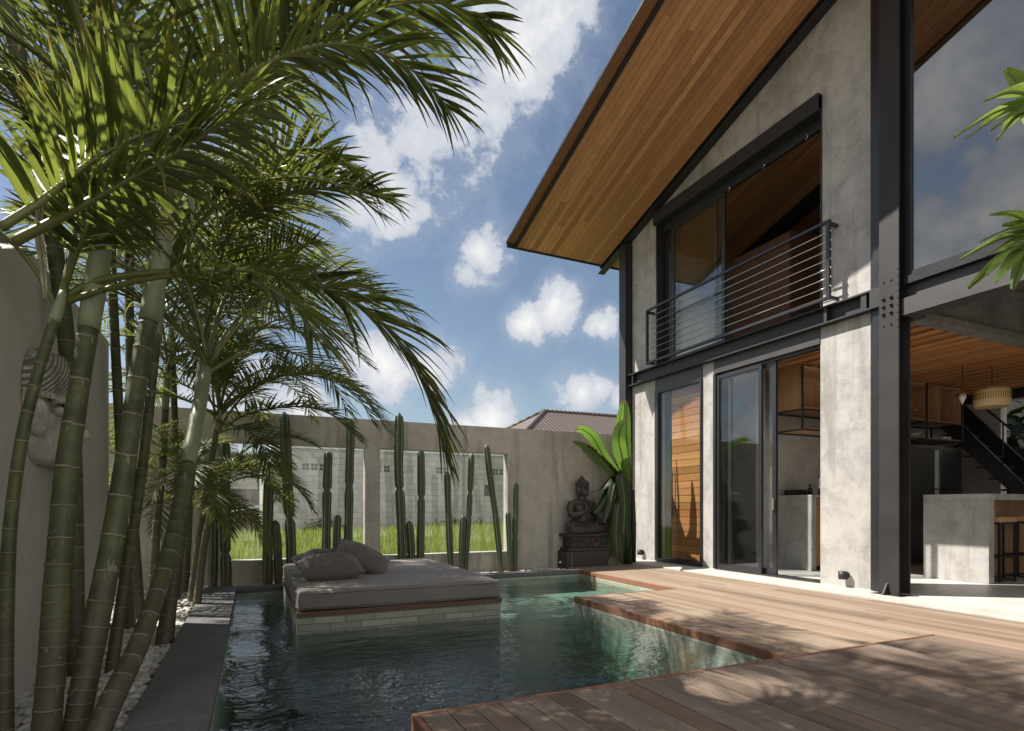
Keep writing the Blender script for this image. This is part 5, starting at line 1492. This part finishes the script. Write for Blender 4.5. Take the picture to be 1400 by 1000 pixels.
fr = thing('fridge', 'dark steel double door fridge behind the bar island', 'fridge', (10.8, 6.3, .03))
m = MB(); m.box(10.0, 11.56, 6.0, 6.65, .03, 2.02); build('body', m, M['fridge'], fr)
for (xa, xb) in ((10.005, 10.84), (10.86, 11.555)):
    m = MB(); m.box(xa, xb, 5.955, 5.998, .06, 2.015); d_ = build('door', m, M['fridge'], fr, bevel=.006)
    m = MB(); m.box(xa + .02 if xa > 10.5 else xb - .04, xa + .04 if xa > 10.5 else xb - .02, 5.925, 5.954, .8, 1.98); build('handle', m, M['chrome'], d_)
m = MB(); m.box(10.75, 11.35, 5.93, 5.953, 1.29, 1.315); build('towel_rail', m, M['steel'], fr)

sta = thing('staircase', 'black steel staircase with open treads rising behind the fridge', 'staircase', (12.1, 5.5, .03))
for x in (11.66, 12.50):
    m = MB(); m.prism_x([(4.0, .03), (4.22, .03), (7.05, 3.25), (7.05, 3.56), (6.9, 3.56)], x, x + .05); build('stringer', m, M['steel'], sta, fix=True)
for k in range(15):
    t = (k + 1) / 16; y = 4.1 + t * 2.95; z = .03 + t * 3.3
    m = MB(); m.box(11.712, 12.498, y - .02, y + .24, z, z + .035); build('tread', m, M['steel'], sta)
m = MB(); m.tube([(11.68, 4.1, 1.0), (11.68, 7.0, 4.2)], .018, 8)
for k in range(5): m.tube([(11.68, 4.2 + k * .6, .25 + k * .67), (11.68, 4.2 + k * .6, 1.1 + k * .67)], .012, 8)
build('handrail', m, M['steel'], sta)

pl = thing('rattan_pendant', 'round woven rattan pendant lamp hanging over the island', 'pendant lamp', (10.0, 4.76, 2.62))
pc = (10.0, 4.76, 2.62)
m = MB(); m.lathe([(.20, -.13), (.25, -.145), (.275, -.12), (.285, -.06), (.287, 0), (.28, .07), (.262, .118), (.22, .13), (.10, .135), (.095, .165), (.06, .17), (.055, .165), (.09, .13), (.215, .122), (.255, .11), (.272, .06), (.278, 0), (.275, -.06), (.262, -.118), (.20, -.125)], pc, 48)
m.v = [(pc[0] + (p[0] - pc[0]) * .78, pc[1] + (p[1] - pc[1]) * .78, p[2]) for p in m.v]
build('shade', m, M['lampshade'], pl)
m = MB()
for k in range(48):
    a = 2 * math.pi * k / 48
    m.bar((pc[0] + .29 * math.cos(a), pc[1] + .29 * math.sin(a), pc[2] - .035), (pc[0] + .288 * math.cos(a), pc[1] + .288 * math.sin(a), pc[2] + .065), .008, .006, up=(math.cos(a), math.sin(a), 0))
m.v = [(pc[0] + (p[0] - pc[0]) * .78, pc[1] + (p[1] - pc[1]) * .78, p[2]) for p in m.v]
build('cane_slats', m, M['darkwood'], pl)
m = MB(); m.tube([(pc[0], pc[1], pc[2] + .16), (pc[0], pc[1], 3.09)], .006, 6); build('cord', m, M['blackplastic'], pl)
p2 = thing('glass_pendant', 'small brass and glass pendant lamp between cabinets and rattan lamp', 'pendant lamp', (9.5, 4.89, 2.64))
m = MB(); m.lathe([(.001, .09), (.02, .085), (.03, .05), (.08, .01), (.082, 0), (.03, .02), (.02, .05), (.001, .05)], (9.5, 4.89, 2.64), 20); build('collar', m, M['brass'], p2)
m = MB(); m.lathe([(.02, .02), (.05, -.01), (.045, -.05), (.02, -.10), (.001, -.14)], (9.5, 4.89, 2.64), 16); build('bulb', m, M['white'], p2)
m = MB(); m.tube([(9.5, 4.89, 2.72), (9.5, 4.89, 3.09)], .006, 6); build('cord', m, M['blackplastic'], p2)

wd = thing('wardrobe', 'dark timber wardrobe in the upper room behind the balustrade', 'wardrobe', (8.2, 7.0, 3.5))
m = MB(); m.box(7.8, 8.5, 6.42, 7.62, 3.503, 5.4); build('body', m, M['darkwood'], wd)
for k in range(2):
    m = MB(); m.box(7.775, 7.798, 6.43 + k * .595, 6.43 + k * .595 + .585, 3.56, 5.38); build('door', m, M['darkwood'], wd)

# garden behind the back window of the house
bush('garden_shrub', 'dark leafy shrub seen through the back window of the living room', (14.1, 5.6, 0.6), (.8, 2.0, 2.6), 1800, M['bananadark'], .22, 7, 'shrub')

# ================================================================== PALMS
def frond_mesh(path, L, n=44, width=0.045, bare=0.2, seed=0, up=Vector((0, 0, 1)), droop=0.4, spread=(62, 28), lift=0.25, rr=0.016, ragged=0.12, mb=None, prof=None, sides=(1, -1), stiff=None):
    """one pinnate leaf: path = points of the rachis; leaflets of length L hang off both sides"""
    rng = random.Random(seed)
    C = [Vector(p) for p in path]
    acc = [0.0]
    for a, b in zip(C[:-1], C[1:]): acc.append(acc[-1] + (b - a).length)
    tot = acc[-1]
    def at(t):
        s = t * tot
        for i in range(len(C) - 1):
            if s <= acc[i + 1] or i == len(C) - 2:
                k = (s - acc[i]) / max(1e-9, acc[i + 1] - acc[i]); p = C[i].lerp(C[i + 1], k)
                a = C[min(i + 1, len(C) - 1)] - C[max(i - 1, 0)] if k < .5 else C[min(i + 2, len(C) - 1)] - C[i]
                return p, a.normalized()
    m = mb or MB()
    m.tube(C, [rr * (1.25 - 1.1 * i / (len(C) - 1)) for i in range(len(C))], 6, 1)
    for i in range(n):
        t = bare + (1 - bare) * (i + rng.uniform(-.3, .3) + .5) / n
        p, T = at(min(max(t, 0), .999))
        q = (t - bare) / (1 - bare)
        S = T.cross(up)
        if S.length < .1: S = T.cross(Vector((1, 0, 0)))
        S.normalize(); Nn = S.cross(T).normalized()
        for sd_ in sides:
            if rng.random() < ragged * .5: continue
            ang = R(spread[0] + (spread[1] - spread[0]) * q + rng.uniform(-9, 9))
            lf = lift + rng.uniform(-.16, .16)
            d = (T * math.cos(ang) + S * sd_ * math.sin(ang) + Nn * lf).normalized()
            ln = L * (0.55 + 0.9 * math.sin(math.pi * min(1, .12 + q * .80)) ** 1.0 * .5 + .0) * rng.uniform(.86, 1.1)
            if q > .8: ln *= 1 - (q - .8) * 1.6
            dr = droop * rng.uniform(.35, 1.2) if rng.random() > .07 else droop * rng.uniform(2, 4)
            w = width * rng.uniform(.8, 1.15) * (1 - .35 * max(0, q - .6))
            W = (T - d * T.dot(d)).normalized()
            K = 6; vs = []; uvs = []
            twist = rng.uniform(-.6, .6)
            pos = Vector(p); dd = d.copy(); step = ln / (K - 1)
            for k in range(K):
                s = k / (K - 1)
                ww = w * (0.45, .95, 1.0, .82, .5, .06)[k]
                nrm = W.cross(dd).normalized()
                Wt = (W * math.cos(twist * s) + nrm * math.sin(twist * s))
                fold = nrm * ww * .28
                vs += [pos - Wt * ww / 2 + fold, pos.copy(), pos + Wt * ww / 2 + fold]
                uvs += [(0, s), (.5, s), (1, s)]
                pos += dd * step
                dd = (dd + Vector((0, 0, -1)) * dr * step / ln * (0.5 + 1.6 * s)).normalized()
                W = (W - dd * W.dot(dd)).normalized()
            fs = []
            for k in range(K - 1):
                a = k * 3
                fs += [(a, a + 1, a + 4, a + 3), (a + 1, a + 2, a + 5, a + 4)]
            m.add(vs, fs, 0, True, uvs)
    return m

def arc(e0, L, bend, n=14):
    """rachis leaving along +X at elevation e0 (deg) and bending down"""
    p = Vector((0, 0, 0)); out = [p.copy()]
    for i in range(n):
        t = (i + .5) / n
        e = R(e0 - bend * t ** 1.35)
        p = p + Vector((math.cos(e), 0, math.sin(e))) * L / n; out.append(p.copy())
    return out

FR = []     # shared leaf meshes: broad leaflets
for k, (e0, L, bend) in enumerate(((82, 2.3, 70), (72, 2.4, 95), (60, 2.5, 105), (46, 2.4, 105), (30, 2.2, 95), (14, 2.0, 85))):
    m = frond_mesh(arc(e0, L, bend), 0.56, 48, 0.0225, 0.22, 100 + k, droop=0.3 + .08 * k, lift=.28 - .05 * k, rr=.02)
    me_o = build('frond', m, [M['frond'], M['petiole']], None)
    FR.append(me_o.data); bpy.data.objects.remove(me_o)
FF = []     # finer leaflets
for k, (e0, L, bend) in enumerate(((80, 1.5, 75), (68, 1.7, 105), (52, 1.8, 115), (36, 1.7, 110), (18, 1.5, 95))):
    m = frond_mesh(arc(e0, L, bend), 0.36, 62, 0.016, 0.20, 200 + k, droop=0.45, lift=.22, rr=.011, spread=(58, 30))
    me_o = build('frond', m, [M['frondfine'], M['petiole']], None)
    FF.append(me_o.data); bpy.data.objects.remove(me_o)

def palm(label, px, radii, shaft=0.0, ring=0.13, fronds=(), kit=None, pale=False, group='palms by the pale wall', fs=1.0, shaft_r=1.05, cat='palm tree', base_z=-0.09, seed=0):
    """px: (u, v, Y) up the stem; radii in metres; fronds: (azimuth deg, kit index, scale)"""
    pts = [np.array(at_y(u, v, Y)) if len((u, v, Y)) == 3 and Y > 0 else None for (u, v, Y) in px]
    pts[0][2] = min(pts[0][2], base_z)
    rad = list(radii)
    root = thing('palm_tree', label, cat, tuple(pts[0]), group)
    C = catmull(pts, 16); RR = catmull([np.array([r]) for r in rad], 16)
    # fine stations with swollen nodes
    acc = 0; st = []; rs = []; vv = []
    rng = random.Random(seed + 5)
    nodes = 0.0; spacing = ring
    fine = []
    for i in range(len(C) - 1):
        for k in range(3):
            fine.append((C[i] + (C[i + 1] - C[i]) * k / 3, RR[i][0] + (RR[i + 1][0] - RR[i][0]) * k / 3))
    fine.append((C[-1], RR[-1][0]))
    ph = rng.random()
    for i, (p, r) in enumerate(fine):
        if i:
            dl = np.linalg.norm(p - fine[i - 1][0])
            acc += dl; ph += dl / (spacing * (0.55 + .55 * min(1, acc / 1.6)) * (1 + .42 * math.sin(int(ph) * 12.9898 + seed)))
        f = ph % 1.0; e = min(f, 1 - f)
        bul = 1 + 0.055 * math.exp(-(e / .07) ** 2) + .015 * math.sin(acc * 9 + seed)
        st.append(p); rs.append(r * bul); vv.append(ph)
    m = MB(); m.tube(st, rs, 20, vscale=vv)
    build('trunk', m, M['trunkpale'] if pale else M['trunk'], root)
    top = Vector(st[-1]); d = (Vector(st[-1]) - Vector(st[-6])).normalized()
    if shaft:
        n = 9; sp = []; sr = []
        for i in range(n + 1):
            t = i / n
            sp.append(top + d * shaft * t); sr.append(rs[-1] * shaft_r * (1.0 + .10 * math.sin(t * 3.0) - .38 * t ** 2.2))
        m = MB(); m.tube(sp, sr, 18); build('crownshaft', m, M['shaft'], root)
        top = sp[-1]
    kit = kit or FR
    for (az, ki, sc) in fronds:
        o = bpy.data.objects.new('frond', kit[ki % len(kit)]); COL.objects.link(o); o.parent = root
        o.location = top - d * rng.uniform(0, .12) - Vector(root.location)
        o.rotation_euler = (R(rng.uniform(-10, 10)), R(rng.uniform(-6, 6)), R(az)); o.scale = (sc * fs,) * 3
    return root, top

def own_frond(root, pxs, L, n=36, width=.045, seed=1, kind='frond', **k):
    """a leaf with a course of its own: (u, v, depth) along its rachis"""
    P = [np.array(at_d(u, v, D)) for (u, v, D) in pxs]
    C = [tuple(c) for c in catmull(P, 6)]
    m = frond_mesh(C, L, n, width, seed=seed, **k)
    return build('frond', m, [M['frond'] if kind == 'frond' else M['frondfine'], M['petiole']], root)

def crown(n, seed, kis, smin=.85, smax=1.1, az0=0.0, skip=None):
    rng = random.Random(seed); out = []
    for i in range(n):
        az = az0 + i * 137.5 + rng.uniform(-14, 14)
        if skip and skip(az % 360): continue
        out.append((az, kis[i % len(kis)], rng.uniform(smin, smax)))
    return out
away = lambda a: a > 262 or a < 58          # these stems hold no leaves straight out over the pool
away2 = lambda a: 262 < a < 325

# A: thin leaning stem at the left edge, with the long frond that arches over the pool
A, ta = palm('thin leaning palm at the left edge whose long frond arches over the pool', [(6, 1010, 3.25), (8, 850, 3.28), (14, 720, 3.3), (30, 600, 3.32), (52, 510, 3.35), (74, 440, 3.38)],
             [.034, .030, .026, .024, .023, .022], .16, .10, [(150, 2, .7), (95, 1, .75)], seed=1, fs=.8)
own_frond(A, [(82, 412, 2.78), (130, 386, 2.8), (200, 374, 2.85), (290, 370, 2.95), (380, 372, 3.05), (455, 398, 3.12), (510, 430, 3.18), (556, 484, 3.22), (588, 545, 3.25), (606, 612, 3.27)], 0.60, 54, .030, 3, bare=.36, droop=.85, lift=.10, spread=(58, 24), rr=.016)
own_frond(A, [(82, 416, 2.78), (130, 400, 2.75), (200, 382, 2.7), (280, 376, 2.66), (350, 388, 2.62), (405, 420, 2.6), (440, 470, 2.58)], 0.44, 34, .026, 4, bare=.42, droop=.9, lift=.05, rr=.013)
own_frond(A, [(84, 405, 2.78), (103, 350, 2.7), (117, 315, 2.62), (128, 260, 2.6), (132, 190, 2.55)], 0.46, 30, .03, 14, bare=.3, droop=.5, lift=.1, rr=.013)

# B: the stout stem in front
B, tb = palm('stout palm with wide pale rings, nearest the camera', [(60, 1030, 3.15), (72, 900, 3.2), (80, 780, 3.25), (92, 640, 3.3), (106, 545, 3.35), (121, 450, 3.4)],
             [.054, .054, .051, .047, .043, .041], .72, .145, crown(10, 3, [1, 2, 3, 2, 0, 3], skip=away), seed=2, shaft_r=1.12)
# C: second stout stem, just right of it
Cc, tc = palm('stout green palm leaning right of the nearest one, brown scars down its side', [(98, 1030, 3.2), (122, 900, 3.28), (150, 760, 3.36), (172, 630, 3.44), (190, 510, 3.52), (203, 440, 3.58)],
              [.053, .055, .051, .047, .044, .042], .78, .15, crown(10, 5, [2, 1, 3, 0, 2, 3], az0=60, skip=away), seed=3, shaft_r=1.12)
# D: stem leaning from the near pebbles to the pool side
Dd, td = palm('palm leaning strongly towards the pool, its foot by the dark coping', [(118, 1035, 2.95), (152, 960, 3.1), (190, 880, 3.35), (222, 790, 3.65), (242, 710, 3.95), (257, 635, 4.2)],
              [.05, .049, .046, .044, .043, .043], .95, .125, crown(9, 8, [1, 2, 3, 1, 0, 2], .65, .85, 30, skip=away2), seed=4, shaft_r=1.05)
# further stems of the grove
palm('slim palm just behind the leaning green one', [(150, 885, 4.3), (170, 800, 4.4), (188, 690, 4.5), (202, 580, 4.6), (214, 460, 4.7)], [.036, .034, .031, .03, .029], .5, .13, crown(8, 12, [1, 2, 0, 3], .7, .95), seed=6, fs=.9)
palm('slim palm right behind the leaning one, foot in the pebbles by the coping', [(223, 886, 5.0), (236, 800, 5.1), (250, 720, 5.2), (262, 640, 5.3), (270, 560, 5.4)], [.065, .046, .038, .035, .034], .6, .13, crown(8, 15, [1, 2, 3, 1], .7, .95, 80), seed=7, fs=.85)
palm('dark tall palm standing close to the edge of the pale wall', [(176, 842, 5.8), (168, 720, 5.8), (164, 600, 5.8), (158, 480, 5.8), (154, 400, 5.8), (150, 270, 5.8)], [.06, .04, .037, .036, .036, .035], .6, .14, crown(7, 17, [1, 2, 3, 0, 2], .8, 1.0, 20), seed=8)
palm('darker tall palm behind the one at the edge of the pale wall', [(190, 832, 6.3), (182, 700, 6.3), (179, 560, 6.3), (177, 430, 6.3), (176, 330, 6.3)], [.058, .04, .038, .037, .035], .6, .14, crown(7, 19, [2, 1, 3, 2], .75, 1.0, 200), seed=9)
palm('mid height palm with a smooth grey stem behind the grove', [(208, 810, 7.0), (214, 720, 7.0), (222, 640, 7.0), (226, 560, 7.0)], [.05, .04, .036, .034], .5, .14, crown(8, 23, [2, 3, 4, 1], .7, .9, 10), seed=10, fs=.85)
palm('palm stem at the back of the grove by the garden wall', [(240, 800, 7.6), (244, 700, 7.6), (240, 600, 7.6), (236, 500, 7.6)], [.05, .042, .036, .035], .5, .14, crown(8, 27, [2, 3, 1, 4], .75, .9, 100), seed=11, fs=.85)
# fine leaved clump by the wall
FP, _ = palm('fine leaved palm with fronds over the garden wall, tallest of its clump', [(262, 806, 7.1), (272, 740, 7.05), (284, 660, 7.0), (296, 590, 6.95)], [.05, .04, .032, .03], .25, .1, crown(15, 31, [1, 2, 3, 2, 0], .9, 1.15, 300), FF, True, 'fine leaved palms in the corner by the garden wall', seed=12)
palm('fine leaved palm leaning right beside the dark coping', [(268, 806, 6.7), (280, 740, 6.7), (292, 690, 6.7)], [.04, .035, .03], .22, .1, crown(12, 35, [1, 2, 3, 3], .6, .8, 350), FF, True, 'fine leaved palms in the corner by the garden wall', seed=13)
palm('low fine leaved palm deep in the corner of the garden', [(240, 804, 7.4), (246, 760, 7.4), (250, 700, 7.4)], [.045, .04, .035], .22, .1, crown(12, 39, [2, 3, 4, 1], .8, 1.0, 20), FF, True, 'fine leaved palms in the corner by the garden wall', seed=14)
palm('high fine leaved palm rising above the corner of the garden wall', [(252, 804, 7.9), (262, 640, 7.9), (274, 520, 7.9), (290, 430, 7.9)], [.05, .042, .036, .033], .3, .1, crown(17, 43, [1, 2, 3, 2, 1], 1.1, 1.4, 330), FF, True, 'fine leaved palms in the corner by the garden wall', seed=15)

# leaves with a course of their own
own_frond(B, [(150, 232, 3.0), (190, 190, 2.9), (250, 150, 2.8), (320, 112, 2.72), (385, 78, 2.7), (455, 60, 2.72), (520, 72, 2.8), (575, 105, 2.9), (615, 150, 3.0)], .48, 54, .022, 21, bare=.3, droop=.75, lift=.1, rr=.02)
own_frond(Cc, [(236, 205, 3.2), (285, 150, 3.15), (350, 100, 3.1), (420, 52, 3.08), (490, 18, 3.06), (560, 2, 3.05), (620, 8, 3.05), (668, 36, 3.05)], .66, 56, .031, 22, bare=.26, droop=.75, lift=.05, rr=.023, spread=(66, 26))
own_frond(A, [(20, 330, 2.2), (69, 305, 2.2), (120, 276, 2.22), (171, 247, 2.25), (220, 220, 2.28), (270, 190, 2.32), (350, 144, 2.4)], .48, 50, .026, 23, bare=.2, droop=.9, lift=-.1, rr=.016, spread=(72, 30))
own_frond(B, [(0, 312, 2.0), (58, 274, 2.05), (100, 240, 2.1), (137, 213, 2.15), (192, 185, 2.2), (240, 172, 2.25), (290, 164, 2.3)], .46, 36, .031, 24, bare=.12, droop=.15, lift=.5, rr=.014, spread=(80, 50))
own_frond(Cc, [(236, 200, 3.3), (255, 140, 3.2), (280, 90, 3.1), (330, 40, 3.0), (400, 0, 2.95), (470, -30, 2.9)], .60, 48, .03, 25, bare=.3, droop=.7, lift=.1, rr=.023)
own_frond(Dd, [(297, 340, 4.6), (320, 280, 4.5), (360, 230, 4.4), (410, 205, 4.35), (460, 215, 4.3), (500, 250, 4.3)], .55, 44, .03, 26, bare=.2, droop=.5, lift=.1, rr=.02)
own_frond(Dd, [(297, 345, 4.6), (330, 300, 4.5), (385, 268, 4.4), (440, 258, 4.35), (500, 262, 4.3), (530, 275, 4.3)], .5, 44, .028, 27, bare=.2, droop=.55, lift=.2, rr=.02)

for k, pth in enumerate(([(298, 588, 6.5), (330, 545, 6.4), (380, 515, 6.3), (440, 512, 6.2), (495, 540, 6.15), (530, 590, 6.1)],
                         [(298, 590, 6.5), (340, 566, 6.45), (400, 556, 6.4), (450, 566, 6.4), (490, 600, 6.4)],
                         [(296, 580, 6.5), (315, 510, 6.5), (350, 455, 6.4), (405, 430, 6.4), (460, 450, 6.3), (505, 500, 6.3)],
                         [(298, 592, 6.5), (325, 585, 6.3), (352, 600, 6.2), (372, 640, 6.1)],
                         [(294, 575, 6.6), (290, 500, 6.6), (300, 430, 6.6), (330, 380, 6.6), (370, 365, 6.6)])):
    own_frond(FP, pth, .46, 62, .019, 61 + k, 'fine', bare=.12, droop=.5, lift=.2, rr=.012, spread=(62, 32))
# dead straps hanging from the thin palm
blade([at_d(57, 268, 2.3), at_d(53, 310, 2.3), at_d(58, 360, 2.3), at_d(62, 410, 2.3)], .035, M['dryleaf'], .3, .5, 71, 'dry_leaf', A, upv=(.2, -1, .1))
blade([at_d(233, 215, 3.0), at_d(250, 235, 2.95), at_d(262, 275, 2.95), at_d(262, 310, 2.95)], .03, M['dryleaf'], .3, .5, 72, 'dry_leaf', Cc, upv=(.2, -1, .1))
blade([at_d(300, 372, 4.7), at_d(312, 385, 4.65), at_d(316, 410, 4.65), at_d(312, 436, 4.65)], .05, M['dryleaf'], .3, .5, 73, 'dry_leaf', Dd, upv=(.2, -1, .1))

# a tall stem whose crown is above the frame; its shade dapples the near deck
def tall(label, pts, rads, fr, seed):
    root = thing('palm_tree', label, 'palm tree', pts[0], 'palms by the pale wall')
    m = MB(); C = catmull([np.array(p, float) for p in pts], 14); RR = catmull([np.array([r]) for r in rads], 14)
    L = 0; vv = [0]
    for a, b in zip(C[:-1], C[1:]): L += np.linalg.norm(b - a); vv.append(L / .14)
    m.tube([tuple(c) for c in C], [r[0] for r in RR], 16, vscale=vv); build('trunk', m, M['trunk'], root)
    rng = random.Random(seed)
    for (az, ki, sc) in fr:
        o = bpy.data.objects.new('frond', FR[ki]); COL.objects.link(o); o.parent = root
        o.location = Vector(pts[-1]) - Vector(pts[0]); o.rotation_euler = (R(rng.uniform(-10, 10)), R(rng.uniform(-6, 6)), R(az)); o.scale = (sc,) * 3
    return root
tall('tall dark palm stem between the pale wall and the stout palms', [(-.98, 4.3, -.09), (-1.05, 4.3, 2.2), (-1.4, 4.2, 4.4), (-1.9, 4.1, 6.0)], [.05, .045, .042, .04], crown(12, 51, [1, 2, 3, 2, 4, 3], 0.95, 1.15), 3)
tall('tall dark palm stem in the shade close to the wall mask', [(-1.05, 2.0, -.09), (-1.06, 2.1, 2.2), (-1.3, 2.5, 4.4), (-1.7, 3.0, 6.2)], [.05, .045, .042, .04], crown(13, 55, [1, 2, 3, 2, 4, 3], .95, 1.15, 40), 4)

# ================================================================== FRANGIPANI at the right edge
frg = thing('frangipani_tree', 'frangipani branches with glossy light green leaves in front of the tall window', 'tree', (4.35, 1.0, 0.0))
m = MB()
tips = [at_d(1410, 150, 2.6), at_d(1412, 335, 2.6), at_d(1420, -60, 2.7), at_d(1560, 60, 2.5), at_d(1600, 260, 2.4)]
m.tube([(4.35, 1.0, 0), (4.33, 1.02, .7), (4.25, 1.08, 1.4)], [.06, .05, .042], 10)
for t in tips:
    t = Vector(t); a = Vector((4.25, 1.08, 1.4)); mid = a.lerp(t, .5) + Vector((.12, -.05, .05))
    m.tube([a, mid, t], [.036, .028, .022], 9)
build('trunk', m, M['petiole'], frg)
def fleaf(base, tip, w, seed, sag=.03):
    b_, t_ = Vector(base), Vector(tip)
    mid = b_.lerp(t_, .55) + Vector((0, 0, sag))
    blade([b_, b_.lerp(mid, .55) + Vector((0, 0, sag * .4)), mid, t_], w, M['frangi'], .12, .0, seed, 'leaf', frg, fold=.22)
for k, (bu, bv, tu, tv, w) in enumerate([(1405, 128, 1345, 138, .085), (1404, 138, 1303, 188, .06), (1406, 142, 1319, 190, .055), (1408, 150, 1356, 178, .05), (1408, 150, 1362, 192, .045), (1412, 145, 1375, 95, .08),
                                        (1408, 305, 1353, 293, .05), (1404, 318, 1313, 354, .07), (1406, 325, 1347, 350, .055), (1404, 330, 1350, 375, .07), (1408, 338, 1362, 385, .06), (1410, 320, 1370, 308, .07), (1412, 330, 1385, 395, .07), (1408, 312, 1340, 330, .06)]):
    D = 2.6
    fleaf(at_d(bu, bv, D), at_d(tu, tv, D - .12 + .24 * ((k * 37) % 10) / 10), w * 1.45, 300 + k, .02)
rng = random.Random(8)
for ti, t in enumerate(tips):
    for k in range(9):
        a = rng.uniform(0, 6.283); e = rng.uniform(-.35, .5)
        if ti < 3 and math.cos(a - 2.7) > .2: continue
        q = Vector(t) + Vector((math.cos(a) * math.cos(e), math.sin(a) * math.cos(e), math.sin(e))) * rng.uniform(.26, .4)
        fleaf(t, q, rng.uniform(.085, .12), 400 + ti * 20 + k, .03)
